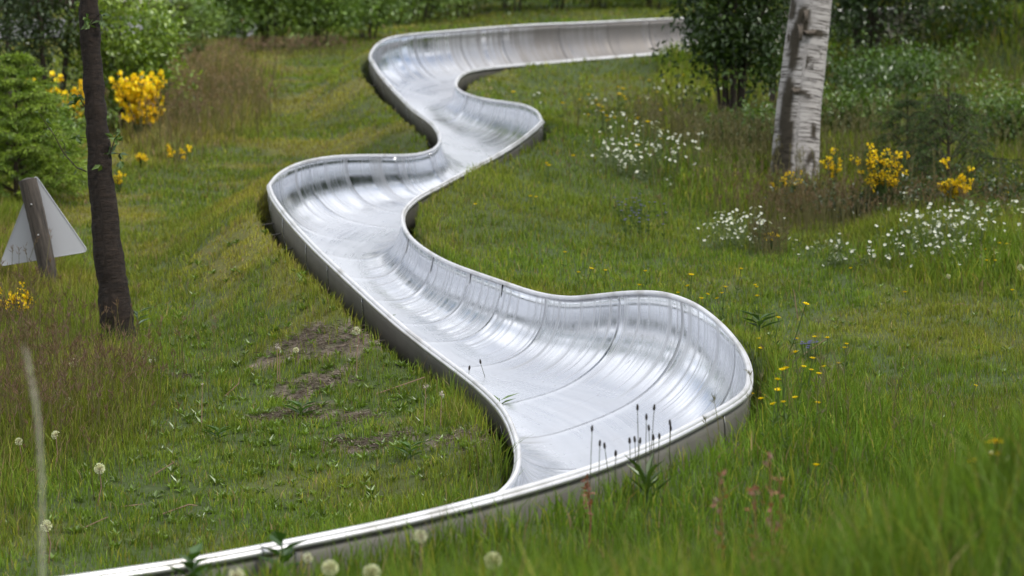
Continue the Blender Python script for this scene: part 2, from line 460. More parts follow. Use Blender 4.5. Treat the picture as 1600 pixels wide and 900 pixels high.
near = np.where((gy > 5) & (gy < 40) & (gx > -5) & (gx < 14))[0]
Cc = (Aw + Bw) / 2; LAT = (Bw - Aw)[:, :2]; HW = np.linalg.norm(LAT, axis=1) / 2; LATn = LAT / (2 * HW[:, None])
def frame(i):
    a = max(i - 1, 0); b = min(i + 1, len(Cc) - 1); T = Cc[b] - Cc[a]; T /= np.linalg.norm(T)
    Lt = Bw[i] - Aw[i]; Nn = np.cross(T, Lt); Nn /= np.linalg.norm(Nn)
    if Nn[2] < 0: Nn = -Nn
    return T, Lt, Nn
MV = 36
th = np.linspace(-np.pi / 2, np.pi / 2, MV + 1)
lat = np.sign(np.sin(th)) * np.abs(np.sin(th)) ** (2 / 2.6); dep = np.abs(np.cos(th)) ** (2 / 2.6)
ln = np.r_[0, np.cumsum(np.linalg.norm(np.diff(Cc, axis=0), axis=1))]
PROF = []
for i in range(len(Cc)):
    T, Lt, Nn = frame(i); Wd = np.linalg.norm(Lt)
    D = .355 * (Wd / .95) ** .5
    Dn = Nn * .4 + np.array([0, 0, .6]); Dn /= np.linalg.norm(Dn)
    PROF.append(Cc[i] + np.outer(lat, Lt / 2) - np.outer(dep * D, Dn))
PROF = np.array(PROF)
NRM = np.cross(np.gradient(PROF, axis=0), np.gradient(PROF, axis=1)); NRM /= np.linalg.norm(NRM, axis=2)[..., None] + 1e-9
up_ = (NRM * np.array([frame(i)[2] for i in range(len(Cc))])[:, None]).sum(2); NRM[up_ < 0] *= -1
def pf(s):
    """profile and normals at arc length s"""
    x = np.interp(s, ln, np.arange(len(ln))); i = min(int(x), len(ln) - 2); f = x - i
    return PROF[i] * (1 - f) + PROF[i + 1] * f, NRM[i] * (1 - f) + NRM[i + 1] * f
for ch in np.array_split(near, 60):
    px = gx[ch][:, None]; py = gy[ch][:, None]
    d2 = (px - Cc[None, :, 0]) ** 2 + (py - Cc[None, :, 1]) ** 2
    k = d2.argmin(1)
    u = ((gx[ch] - Cc[k, 0]) * LATn[k, 0] + (gy[ch] - Cc[k, 1]) * LATn[k, 1])
    un = u / HW[k]                        # -1 at rim A, +1 at rim B
    # rim heights as absolute z, exposure
    outA = np.sqrt(((px - Aw[None, :, 0]) ** 2 + (py - Aw[None, :, 1]) ** 2).min(1)); outB = np.sqrt(((px - Bw[None, :, 0]) ** 2 + (py - Bw[None, :, 1]) ** 2).min(1))
    kA = ((px - Aw[None, :, 0]) ** 2 + (py - Aw[None, :, 1]) ** 2).argmin(1); kB = ((px - Bw[None, :, 0]) ** 2 + (py - Bw[None, :, 1]) ** 2).argmin(1)
    ta = Aw[kA, 2] - EA[kA] + SLOPE * (gy[ch] - Aw[kA, 1]); tb = Bw[kB, 2] - EB[kB] + SLOPE * (gy[ch] - Bw[kB, 1])
    inside = np.abs(un) < 1.0
    side = np.where(un < 0, ta, tb); dist = np.where(un < 0, outA, outB)
    wid_ = np.where(un < 0, np.interp(st[kA], [48, 54, 68, 73, 80, 84], [.75, 1.9, 1.9, .75, .75, 1.6]), .75)
    wgt = 1 - sstep(.03 / wid_, 1, dist / wid_)
    zo = Z[ch] * (1 - wgt) + side * wgt
    Z[ch] = np.where(inside, np.minimum(zo, side), zo)
    INCH[ch] = (np.abs(un) < 1.015); DCH[ch] = np.where(inside, 0, dist)
ny, nx = GX.shape
# clear the ground from under the sheet itself
PP = PROF - .025 * NRM
PP = np.concatenate([PP, (PP[1:] + PP[:-1])[:] / 2]).reshape(-1, 3)
LOW = np.full((ny, nx), 1e3)
ci = np.searchsorted(ys, PP[:, 1]); cj = np.searchsorted(xs, PP[:, 0])
for di in range(-2, 2):
    for dj in range(-2, 2):
        a_ = np.clip(ci + di, 0, ny - 1); b_ = np.clip(cj + dj, 0, nx - 1)
        ok = (np.abs(ys[a_] - PP[:, 1]) < .07) & (np.abs(xs[b_] - PP[:, 0]) < .06)
        np.minimum.at(LOW, (a_[ok], b_[ok]), PP[ok, 2])
Z = np.minimum(Z, LOW.ravel() - .02)
FOOT = (LOW < 900)
INCH = np.maximum(INCH, 0); 
ZG = Z.reshape(ny, nx); ING = INCH.reshape(ny, nx); DG = DCH.reshape(ny, nx)
def samp(G, x, y):
    i = np.clip(np.searchsorted(ys, y) - 1, 0, ny - 2); j = np.clip(np.searchsorted(xs, x) - 1, 0, nx - 2)
    fy = np.clip((y - ys[i]) / (ys[i + 1] - ys[i]), 0, 1); fx = np.clip((x - xs[j]) / (xs[j + 1] - xs[j]), 0, 1)
    return (G[i, j] * (1 - fx) + G[i, j + 1] * fx) * (1 - fy) + (G[i + 1, j] * (1 - fx) + G[i + 1, j + 1] * fx) * fy
def gz(x, y): return samp(ZG, np.asarray(x, float), np.asarray(y, float))
def at(px, py):
    """point of the slope seen at a pixel of the photograph"""
    y = FPX * CAMZ / (py - 450 + FPX * SLOPE)
    for _ in range(12):
        x = (px - 800) / FPX * y
        h = float(gz(x, y)) - SLOPE * y
        y = .5 * y + .5 * FPX * (CAMZ - h) / (py - 450 + FPX * SLOPE)
    x = (px - 800) / FPX * y
    return Vector((x, y, float(gz(x, y))))
def pix(x, y):
    return 800 + FPX * x / y, 450 - FPX * (SLOPE * y - CAMZ) / y
def lift(px, py, y): return np.array([(px - 800) / FPX * y, y, CAMZ + (450 - py) / FPX * y])

SOIL = []
for (px, py, r) in [(520, 533, .30), (478, 528, .15), (500, 600, .24), (470, 645, .16), (560, 655, .15), (600, 690, .20), (640, 580, .17), (680, 578, .14), (740, 680, .22), (770, 720, .14), (410, 655, .14), (530, 690, .14), (600, 545, .12), (560, 520, .13),
                    (700, 635, .12), (270, 590, .1), (215, 585, .12), (1250, 565, .15), (1230, 600, .12)]:
    p = at(px, py); SOIL.append((p.x, p.y, r * .66))
def soil(x, y):
    s = np.zeros(np.shape(x))
    wob = fbm(x, y, 9, 21, 4) - .5
    for (a, b, r) in SOIL:
        d = np.sqrt(((x - a) / 1.35) ** 2 + ((y - b) / 1.0) ** 2) / r + wob * 2.6
        s = np.maximum(s, 1 - sstep(.65, 1.15, d))
    return s
def blob(qx, qy, cx, cy, rx, ry, soft=.35):
    d = np.sqrt(((qx - cx) / rx) ** 2 + ((qy - cy) / ry) ** 2); return 1 - sstep(1 - soft, 1 + soft, d)
def zones(x, y):
    """per point: blade height, colour mixes"""
    qx, qy = pix(x, y)
    tl = np.maximum.reduce([blob(qx, qy, 60, 610, 170, 130), blob(qx, qy, -60, 560, 170, 260), blob(qx, qy, 70, 500, 110, 80)])
    bk = np.maximum.reduce([blob(qx, qy, 320, 150, 90, 75), blob(qx, qy, 260, 205, 60, 40)])
    rt = np.maximum.reduce([blob(qx, qy, 1380, 215, 330, 85), blob(qx, qy, 1180, 290, 170, 45), blob(qx, qy, 1520, 385, 170, 65), blob(qx, qy, 1500, 110, 330, 90), blob(qx, qy, 1090, 130, 60, 90)])
    fg = sstep(560, 800, qy + (qx - 1200) * .18) * sstep(0, 120, qy - (610 + (1170 - np.minimum(qx, 1250)) * .27))
    fg = np.maximum(fg, sstep(820, 940, qy) * sstep(200, 500, qx))
    yl = sstep(.48, .66, fbm(x, y, 1.6, 31, 3)) * (1 - rt) * (1 - fg)
    lm = (1 - sstep(560, 900, qx)) * (1 - sstep(470, 640, qy))
    yl = yl * .3 * (1 - lm) + np.clip(yl * .9 + .15, 0, 1) * lm
    yl = yl * (1 - .8 * blob(qx, qy, 880, 350, 260, 110))
    return dict(tl=tl, bk=bk, rt=rt, fg=fg, yl=yl, qx=qx, qy=qy)
GREEN = np.array([.110, .180, .024]); LUSH = np.array([.090, .165, .020]); YEL = np.array([.25, .25, .04]); DRY = np.array([.23, .18, .105]); OLV = np.array([.145, .182, .028]); REDD = np.array([.17, .11, .085]); MOSS = np.array([.235, .235, .045])
def mixc(a, b, t): return a * (1 - t[:, None]) + b * t[:, None]

# ground sheet
so_ = soil(gx, gy); zz = zones(gx, np.maximum(gy, 3))
gc = np.tile(np.array([.042, .062, .016]), (len(gx), 1))
gc = mixc(gc, MOSS * .42, np.clip(zz['yl'], 0, 1)); gc = mixc(gc, np.array([.085, .065, .04]), zz['bk'] * .7)
gc = mixc(gc, np.array([.125, .100, .078]), so_)
mbg = MB()
ii, jj = np.meshgrid(np.arange(ny - 1), np.arange(nx - 1), indexing='ij'); q = (ii * nx + jj).ravel()
mbg.add(np.stack([gx, gy, Z], 1), np.stack([q, q + 1, q + nx + 1, q + nx], 1), gc)
M_SOIL = tinted('meadow_soil', .95, 25, .55, .9)
ground = mbg.build('ground', M_SOIL, smooth=True); tag(ground, kind='structure')

# ------------------------------------------------------------------ the slide
slide = thing('toboggan_slide', (float(Cc[60, 0]), float(Cc[60, 1]), float(Cc[60, 2])), 'polished steel toboggan slide winding down the grassy slope in banked bends', 'slide')
ORG = np.array(slide.location)
vv = (lat + 1) / 2
s0 = 0.; k = 0
while s0 < ln[-1] - .05:
    tot = .62 + .22 * ((k * 7) % 3) / 2; s1 = min(s0 + tot, ln[-1])
    ns = 25; V = []; C = []; UV = []
    for q_, s in enumerate(np.r_[s0 - .012 if s0 > 0 else 0, np.linspace(s0 + .012, s1 - .004, ns), s1 + .02]):
        P, Nn = pf(np.clip(s, 0, ln[-1]))
        lift_ = (.004 if q_ == 0 else .0025 if q_ == 1 else (-.004 if q_ == ns + 1 else 0))
        # sheet metal is never quite true
        dent = .0022 * (fbm(np.full(MV + 1, s * 1.0), vv * 2, 3.0, 41, 2) - .5) * 2
        V.append(P + Nn * (lift_ + dent)[:, None]); e = min(abs(s - s0), abs(s1 - s))
        edge = 1 - min(e, .3) / .3
        fl = 1 - sstep(.35, .62, np.abs(lat))
        stn = np.interp(s, ln, st); grime_refl = 1 - sstep(22, 30, stn); mid = max(0, 1 - abs(s - (s0 + s1) / 2) / .3)  # far walls darker: weathering, with the reflection of dark trees put into the colour
        C.append(np.stack([np.full(MV + 1, max(edge, mid * .978)), fl, np.full(MV + 1, grime_refl)], 1)); UV.append(np.stack([np.full(MV + 1, s + k * 3.7), vv], 1))
    m = MB(); n_ = len(V); i_, j_ = np.meshgrid(np.arange(n_ - 1), np.arange(MV), indexing='ij'); q_ = (i_ * (MV + 1) + j_).ravel()
    m.add(np.array(V).reshape(-1, 3) - ORG, np.stack([q_, q_ + 1, q_ + MV + 2, q_ + MV + 1], 1), np.array(C).reshape(-1, 3), np.array(UV).reshape(-1, 2))
    o = m.build('trough_section', [M_STEEL, M_DULL], slide, smooth=True)
    md = o.modifiers.new('thickness', 'SOLIDIFY'); md.thickness = .003; md.offset = -1; md.material_offset = 1
    s0 = s1; k += 1
# rails along both rims, in lengths with fine joints
for side_, Wp in ((-1, Aw), (1, Bw)):
    s = 0.; k = 0
    while s < ln[-1] - .1:
        e = min(s + 2.3 + .5 * ((k * 5) % 3), ln[-1])
        ss = np.linspace(s + .002, e - .002, int((e - s) / .05) + 2)
        P = np.stack([np.interp(ss, ln, Wp[:, c]) for c in range(3)], 1) - ORG
        P[:, 2] += .002 * np.sin(ss * 3.1) + .004
        m = MB(); tube(m, P, .0108, 10, (1, 1, 1))
        # folded lip below the bead on the outside
        Lt = np.stack([np.interp(ss, ln, (Bw - Aw)[:, c]) for c in range(2)], 1); Lt /= np.linalg.norm(Lt, axis=1)[:, None]
        out_ = np.concatenate([Lt * side_, np.zeros((len(ss), 1))], 1)
        prof = np.array([(.004, -.002), (.017, -.004), (.017, -.019), (.013, -.020), (.013, -.010), (.004, -.008)])
        V = P[:, None] + out_[:, None] * prof[None, :, :1] + np.array([0, 0, 1.])[None, None] * prof[None, :, 1:]
        n_ = len(P); i_, j_ = np.meshgrid(np.arange(n_ - 1), np.arange(6), indexing='ij')
        F = np.stack([i_ * 6 + j_, i_ * 6 + (j_ + 1) % 6, (i_ + 1) * 6 + (j_ + 1) % 6, (i_ + 1) * 6 + j_], -1).reshape(-1, 4)
        m.add(V.reshape(-1, 3), F)
        m.build('rim_rail', M_RAIL, slide, smooth=True)
        s = e; k += 1
# bracing stakes outside the left wall
for (px, py, dx, dy) in [(432, 316, -.05, .0), (442, 330, -.04, -.02), (458, 352, -.05, -.06), (535, 434, -.02, -.04), (600, 498, -.02, -.03), (590, 112, -.05, -.02)]:
    # nearest rim station to the pixel
    RP = Bw if px < 900 else Aw
    qq = np.stack([800 + FPX * RP[:, 0] / RP[:, 1], 450 - FPX * (RP[:, 2] - CAMZ) / RP[:, 1]], 1)
    kk = ((qq - np.array([px, py])) ** 2).sum(1).argmin()
    sg = 1 if px < 900 else -1
    ou = np.r_[LATn[kk] * sg, 0]
    top = RP[kk] + ou * .012 - np.array([0, 0, .12]); foot = RP[kk] + ou * .10 + np.array([dx, dy, 0]); foot[2] = float(gz(foot[0], foot[1])) - .04
    m = MB(); tube(m, np.array([top, (top + foot) / 2, foot]) - ORG, .006, 6, (.5, .5, .48)); m.build('support_stake', M_STAKE, slide)

# ------------------------------------------------------------------ grass
def blade_field(name, bands, label, seed):
    mb = MB(); r_ = np.random.RandomState(seed)
    for (y0, y1, dens, wid) in bands:
        xm = .19 * y1 + 1.9; area = (y1 - y0) * 2 * xm; n = int(area * dens)
        x = (r_.rand(n) * 2 - 1) * xm; y = y0 + r_.rand(n) * (y1 - y0)
        ok = np.abs(x) < .19 * y + 1.9; x = x[ok]; y = y[ok]
        # clumping: pull towards tuft centres
        cl = fbm(x, y, 9, 61, 2)
        ok = (r_.rand(len(x)) < .45 + 1.1 * sstep(.3, .65, cl)) & (samp(ING, x, y) < .02) & (r_.rand(len(x)) > soil(x, y) * .84)
        x = x[ok]; y = y[ok]; cl = cl[ok]; n = len(x)
        z = gz(x, y); zn = zones(x, y)
        patch = fbm(x, y, 1.1, 71, 3)
        H = .020 + .030 * patch + .026 * sstep(.45, .75, cl)
        island = (zn['qx'] > 640) & (zn['qy'] < 620)
        H = np.where(island, H * 1.05, H)
        H = H * (1 - zn['fg']) + zn['fg'] * (.075 + .085 * patch) * (1 + .9 * sstep(7.6, 6.2, y))
        H = H * (1 - zn['rt']) + zn['rt'] * (.10 + .17 * fbm(x, y, .8, 81, 2))
        H = H * (1 - zn['tl']) + zn['tl'] * (.12 + .16 * patch)
        H = H * (1 - zn['bk']) + zn['bk'] * (.16 + .18 * patch)
        H = H * (1 - .35 * zn['yl'] * (1 - zn['fg']))
        H = H * (.55 + .75 * r_.rand(n))
        dch = samp(DG, x, y)
        # shade-loving tufts by the walls, but nothing tall right at the lip except in the foreground
        nearlip = 1 - sstep(.0, .22, dch)
        H = np.where(zn['qy'] < 640, H * (1 - .35 * nearlip), H)
        H = H * (1 + 1.3 * (1 - sstep(.04, .24, dch)) * (zn['qx'] < 900) * (zn['qy'] > 280) * (zn['qy'] < 800))
        az = r_.rand(n) * 6.2832; lean = .12 + .55 * r_.rand(n) ** 1.5
        lum = (.55 + .9 * r_.rand(n))[:, None] * (.78 + .44 * fbm(x, y, 2.5, 91, 2))[:, None]
        c = np.tile(GREEN, (n, 1)); c = mixc(c, OLV, sstep(.35, .7, fbm(x, y, .7, 95, 2)) * .7); c = mixc(c, LUSH, zn['fg'] * .8)
        c = mixc(c, MOSS, np.clip(zn['yl'] * .9, 0, 1)); c = mixc(c, YEL, (r_.rand(n) < .10) * .8)
        c = mixc(c, OLV * .9, zn['tl'] * .4); c = mixc(c, np.array([.17, .165, .075]), zn['bk'] * .7)
        dr = r_.rand(n) < (.045 + .12 * zn['yl'] + .12 * zn['tl'] + .28 * zn['bk'])
        c[dr] = DRY * (.6 + .6 * r_.rand(dr.sum()))[:, None]
        c = c * lum
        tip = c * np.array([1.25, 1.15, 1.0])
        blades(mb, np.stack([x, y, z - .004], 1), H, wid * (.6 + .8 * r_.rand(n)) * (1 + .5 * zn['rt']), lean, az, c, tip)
    o = mb.build(name, M_GRASS); tag(o, label, 'grass', kind='stuff'); return o
blade_field('meadow_grass', [(4.6, 6.3, 3800, .004), (6.3, 8.5, 5200, .0042), (8.5, 11, 5600, .0038), (11, 14.5, 6200, .0034), (14.5, 19, 4300, .0048), (19, 25, 2100, .0075), (25, 34, 950, .012), (34, 47, 330, .022)],
            'short green grass and moss of the sloping meadow around the slide', 5)

def stalks(name, label, regs, seed, head=True):
    """tall seed-head grass: thin stalk with a feathery reddish panicle"""
    mb = MB(); r_ = np.random.RandomState(seed)
    for (cx, cy, sx, sy, n, h, hc) in regs:
        for _ in range(n):
            px = cx + r_.randn() * sx; py = cy + r_.randn() * sy
            y = FPX * CAMZ / max(py - 450 + FPX * SLOPE, 30); x = (px - 800) / FPX * y
            if y < 5 or y > 48 or samp(ING, np.array([x]), np.array([y]))[0] > .01 or samp(DG, np.array([x]), np.array([y]))[0] < .1: continue
            z = float(gz(x, y)); H = h * (.6 + .6 * r_.rand()); a = r_.rand() * 6.28; l = .05 + .22 * r_.rand()
            tip = np.array([x + math.cos(a) * H * l, y + math.sin(a) * H * l, z + H])
            w = .0016 * max(1, y / 13)
            b = np.array([x, y, z]); md = (b + tip) / 2 + np.array([0, 0, H * .05]) - np.array([math.cos(a), math.sin(a), 0]) * H * l * .15
            s = np.array([1, 0, 0]) * w
            g = np.array([.12, .11, .05]) * (.7 + .6 * r_.rand())
            mb.add([b - s, b + s, md + s * .8, md - s * .8, tip + s * .5, tip - s * .5], [[0, 1, 2, 3], [3, 2, 4, 5]], g)
            if head:
                k = 7; t = r_.rand(k) * .3
                P = tip + (md - tip) * t[:, None]; D = (tip - md)[None] / H * 1.6 + rdir(k) * .55
                leaves(mb, P, D, rdir(k), (.018 + .022 * r_.rand(k)) * (1 + .3 * (y > 20)), .0035 * max(1, y / 14), hc * (.7 + .6 * r_.rand(k))[:, None])
    o = mb.build(name, M_GRASS); tag(o, label, 'grass', kind='stuff'); return o
stalks('tall_reddish_grass', 'tall thin grass with reddish brown seed heads at the foot of the dark trunk',
       [(90, 640, 80, 45, 480, .27, REDD), (20, 560, 60, 60, 160, .30, REDD * .9), (190, 610, 30, 20, 60, .16, REDD), (40, 690, 50, 25, 80, .2, REDD)], 3)
stalks('brown_meadow_grass', 'brown and pinkish tall grass behind the mown strip at the upper left',
       [(330, 165, 48, 28, 520, .36, np.array([.25, .18, .12])), (440, 86, 80, 5, 300, .14, np.array([.20, .14, .10])), (265, 215, 40, 16, 220, .35, np.array([.2, .14, .1]))], 4)
stalks('tall_meadow_grass', 'long uncut grass under the birch and around the shrubs on the right',
       [(1130, 270, 80, 30, 700, .34, np.array([.19, .17, .10])), (1400, 250, 160, 45, 900, .38, np.array([.17, .16, .09])), (1500, 130, 160, 50, 700, .4, np.array([.15, .16, .08])), (1370, 340, 130, 14, 700, .22, np.array([.17, .12, .08])), (1240, 335, 40, 14, 260, .22, np.array([.15, .11, .07])), (1200, 395, 16, 8, 120, .14, np.array([.12, .10, .06]))], 6)
stalks('foreground_meadow_grass', 'loose seeding grass in the near right corner in front of the slide',
       [(1250, 830, 260, 60, 110, .22, np.array([.17, .16, .10]))], 8)

# broad-leaved ground cover between the grass
mb = MB()
for _ in range(1500):
    if rs.rand() < .55: px, py = 520 + rs.randn() * 220, 650 + rs.randn() * 100
    else: px, py = rs.rand() * 1600, 420 + rs.rand() * 430
    y = FPX * CAMZ / (py - 450 + FPX * SLOPE); x = (px - 800) / FPX * y
    if samp(ING, np.array([x]), np.array([y]))[0] > .01: continue
    z = float(gz(x, y)); n = rs.randint(5, 11); a = np.arange(n) * 6.2832 / n + rs.rand(n); el = .35 + .7 * rs.rand(n)
    D = np.stack([np.cos(a) * np.cos(el), np.sin(a) * np.cos(el), np.sin(el)], 1); sz = .018 + .026 * rs.rand()
    g = mixc(np.tile(GREEN * 1.25, (n, 1)), np.array([.10, .15, .03]), rs.rand(n)) * (.7 + .6 * rs.rand())
    leaves(mb, np.tile([x, y, z], (n, 1)), D, np.tile([0, 0, 1.], (n, 1)), sz * (.8 + .5 * rs.rand(n)), sz * .34, g)
tag(mb.build('ground_weeds', M_LEAF), 'small broad leaved weeds dotted through the short grass', 'weeds', kind='stuff')
# dead litter lying on the bare patches
mb = MB(); n = 0
for (a, b, r) in SOIL:
    k = int(1500 * r * 2.4); x = a + rs.randn(k) * r * .8; y = b + rs.randn(k) * r * .62
    ok = soil(x, y) > .2; x = x[ok]; y = y[ok]; k = len(x); an = rs.rand(k) * 6.28
    D = np.stack([np.cos(an), np.sin(an), .12 + .25 * rs.rand(k)], 1)
    g = mixc(np.tile([.36, .31, .25], (k, 1)), np.array([.12, .09, .07]), rs.rand(k) ** 1.5)
    leaves(mb, np.stack([x, y, gz(x, y) + .004], 1), D, np.tile([0, 0, 1.], (k, 1)), .015 + .045 * rs.rand(k), .003 + .003 * rs.rand(k), g)
tag(mb.build('dead_grass_litter', M_DRY), 'dead grass and bark litter on the bare patches left of the slide', 'litter', kind='stuff')

# ------------------------------------------------------------------ trees
def bark_cherry():
    m, n, N, L = mat('dark_cherry_bark')
    o = N('ShaderNodeOutputMaterial'); p = N('ShaderNodeBsdfPrincipled'); uv = N('ShaderNodeUVMap'); uv.uv_map = 'UVMap'
    def nz(sc, d=5, r=.6):
        mp = N('ShaderNodeMapping'); mp.inputs['Scale'].default_value = sc; L(uv.outputs[0], mp.inputs['Vector'])
        z = N('ShaderNodeTexNoise'); z.inputs['Scale'].default_value = 1; z.inputs['Detail'].default_value = d; z.inputs['Roughness'].default_value = r; L(mp.outputs[0], z.inputs['Vector']); return z.outputs['Fac']
    bands = nz((60, 7, 1), 8, .78); big = nz((7, 4, 1)); 
    c = N('ShaderNodeValToRGB'); e = c.color_ramp.elements; e[0].position = .36; e[0].color = (.007, .0055, .005, 1); e[1].position = .78; e[1].color = (.056, .038, .027, 1)
    L(bands, c.inputs['Fac'])
    c2 = N('ShaderNodeValToRGB'); e = c2.color_ramp.elements; e[0].position = .52; e[0].color = (0, 0, 0, 1); e[1].position = .68; e[1].color = (1, 1, 1, 1); L(big, c2.inputs['Fac'])
    mx = N('ShaderNodeMixRGB'); L(c2.outputs[0], mx.inputs['Fac']); L(c.outputs[0], mx.inputs[1]); mx.inputs[2].default_value = (.034, .022, .015, 1)
    fac = N('ShaderNodeMath'); fac.operation = 'MULTIPLY'; fac.inputs[1].default_value = .6; L(c2.outputs[0], fac.inputs[0]); L(fac.outputs[0], mx.inputs['Fac'])
    L(mx.outputs[0], p.inputs['Base Color']); p.inputs['Roughness'].default_value = .75; p.inputs['Specular IOR Level'].default_value = .25
    ad = N('ShaderNodeMath'); ad.operation = 'ADD'; L(bands, ad.inputs[0]); L(big, ad.inputs[1])
    b = N('ShaderNodeBump'); b.inputs['Strength'].default_value = 1; b.inputs['Distance'].default_value = .02; L(ad.outputs[0], b.inputs['Height']); L(b.outputs[0], p.inputs['Normal'])
    L(p.outputs[0], o.inputs['Surface']); return m
def bark_birch():
    m, n, N, L = mat('birch_bark')
    o = N('ShaderNodeOutputMaterial'); p = N('ShaderNodeBsdfPrincipled'); uv = N('ShaderNodeUVMap'); uv.uv_map = 'UVMap'
    def nz(sc, d=4, r=.6, off=0):
        mp = N('ShaderNodeMapping'); mp.inputs['Scale'].default_value = sc; mp.inputs['Location'].default_value = (off, off, 0); L(uv.outputs[0], mp.inputs['Vector'])
        z = N('ShaderNodeTexNoise'); z.inputs['Scale'].default_value = 1; z.inputs['Detail'].default_value = d; z.inputs['Roughness'].default_value = r; L(mp.outputs[0], z.inputs['Vector']); return z.outputs['Fac']
    def rp(f, a, b):
        r = N('ShaderNodeMapRange'); r.inputs['From Min'].default_value = a; r.inputs['From Max'].default_value = b; L(f, r.inputs['Value']); return r.outputs[0]
    lent = rp(nz((150, 4.5, 1), 4, .6), .535, .585); big = rp(nz((5.5, 5, 1), 6, .62, 3.3), .60, .66); soft = nz((16, 3, 1), 4)
    a = N('ShaderNodeVertexColor'); a.layer_name = 'tint'; sp = N('ShaderNodeSeparateColor'); L(a.outputs[0], sp.inputs[0])
    c = N('ShaderNodeMixRGB'); L(soft, c.inputs['Fac']); c.inputs[1].default_value = (.27, .25, .24, 1); c.inputs[2].default_value = (.50, .485, .475, 1)
    c1 = N('ShaderNodeMixRGB'); L(lent, c1.inputs['Fac']); L(c.outputs[0], c1.inputs[1]); c1.inputs[2].default_value = (.07, .06, .052, 1)
    mm = N('ShaderNodeMath'); mm.operation = 'MAXIMUM'; L(big, mm.inputs[0]); L(sp.outputs[0], mm.inputs[1])
    c2 = N('ShaderNodeMixRGB'); L(mm.outputs[0], c2.inputs['Fac']); L(c1.outputs[0], c2.inputs[1]); c2.inputs[2].default_value = (.050, .042, .030, 1)
    L(c2.outputs[0], p.inputs['Base Color']); p.inputs['Roughness'].default_value = .7; p.inputs['Specular IOR Level'].default_value = .2
    ad = N('ShaderNodeMath'); ad.operation = 'ADD'; L(mm.outputs[0], ad.inputs[0]); L(lent, ad.inputs[1])
    b = N('ShaderNodeBump'); b.inputs['Strength'].default_value = .8; b.inputs['Distance'].default_value = .008; L(ad.outputs[0], b.inputs['Height']); L(b.outputs[0], p.inputs['Normal'])
    L(p.outputs[0], o.inputs['Surface']); return m
M_CHERRY = bark_cherry(); M_BIRCH = bark_birch()

def resample(P, R, n):
    P = np.array(P, float); t = np.linspace(0, len(P) - 1, n)
    PR = cubic(np.concatenate([P, np.array(R)[:, None]], 1), 8); tt = np.linspace(0, len(PR) - 1, n)
    return np.stack([np.interp(tt, np.arange(len(PR)), PR[:, k]) for k in range(3)], 1), np.interp(tt, np.arange(len(PR)), PR[:, 3])

def leaf_cloud(mb, centres, rad, per, ln, wd, cols, flat=0.6, inner=.25):
    """clumps of leaves round the twig ends"""
    for c in centres:
        k = per
        d = rdir(k); r = rad * (inner + (1 - inner) * rs.rand(k) ** .5) * (.7 + .5 * rs.rand())
        P = c + d * r[:, None] * np.array([1, 1, flat])
        D = d * .6 + rdir(k) + np.array([0, 0, -.25])
        Nn = np.array([0, 0, 1.]) + rdir(k) * .8
        cc = cols[rs.randint(len(cols))] * (.65 + .7 * rs.rand())
        leaves(mb, P, D, Nn, ln * (.6 + .7 * rs.rand(k)), wd * (.6 + .7 * rs.rand(k)), cc[None] * (.75 + .5 * rs.rand(k))[:, None])

def limbs(mb, base, top, r0, n, spread, hlo=.25, sub=3, col=(.06, .048, .036), nseg=6):
    """branches leaving a stem; returns twig ends"""
    base = np.array(base, float); top = np.array(top, float); ends = []; H = np.linalg.norm(top - base)
    for i in range(n):
        t = hlo + (1 - hlo) * (i + rs.rand()) / n; s = base + (top - base) * t; a = rs.rand() * 6.28
        l = spread * (1 - .45 * t) * (.6 + .6 * rs.rand()); d = np.array([math.cos(a), math.sin(a), .35 + .7 * rs.rand()]); d /= np.linalg.norm(d)
        m_ = s + d * l * .5 + rdir(1)[0] * l * .08; e = s + d * l + np.array([0, 0, l * .06]) + rdir(1)[0] * l * .1
        r = r0 * (1 - .6 * t) * .45; tube(mb, [s, m_, e], [r, r * .65, r * .25], nseg, col)
        ends.append(e); ends.append(m_ + rdir(1)[0] * l * .15)
        for q in range(sub):
            u = .35 + .6 * rs.rand(); b = s + (e - s) * u; dd = d + rdir(1)[0] * .9; dd /= np.linalg.norm(dd); e2 = b + dd * l * .42
            tube(mb, [b, (b + e2) / 2 + rdir(1)[0] * l * .04, e2], [r * .4, r * .28, r * .12], 5, col); ends.append(e2)
    return ends

# --- dark cherry trunk on the left
D0 = at(187, 548).y
pts = [(191, 562, 40), (187, 540, 29), (180, 480, 24.5), (172, 410, 22.5), (162, 330, 20.5), (155, 260, 18.5), (149, 180, 17), (143, 90, 15.5), (138, 0, 15), (134, -80, 14), (128, -220, 12), (140, -420, 8)]
P = [lift(px, py, D0) for px, py, r in pts]; R = [r / FPX * D0 for _, _, r in pts]
root = thing('cherry_tree', Vector(P[0]), 'slim tree with dark horizontally ringed bark on the left beside the sign', 'tree')
o0 = np.array(P[0]); P, R = resample(np.array(P) - o0, R, 120)
R = R * (1 + .16 * (vnoise(np.arange(120) * .45, np.zeros(120), 1, 5) - .5)); P[:, 0] += .014 * (vnoise(np.arange(120) * .28, np.zeros(120), 1, 6) - .5)
m = MB(); tube(m, P, R, 28, (1, 1, 1), jitter=.11); trunk = m.build('trunk', M_CHERRY, root, smooth=True)
CH = [np.array([.075, .13, .02]), np.array([.10, .16, .03]), np.array([.05, .10, .015])]
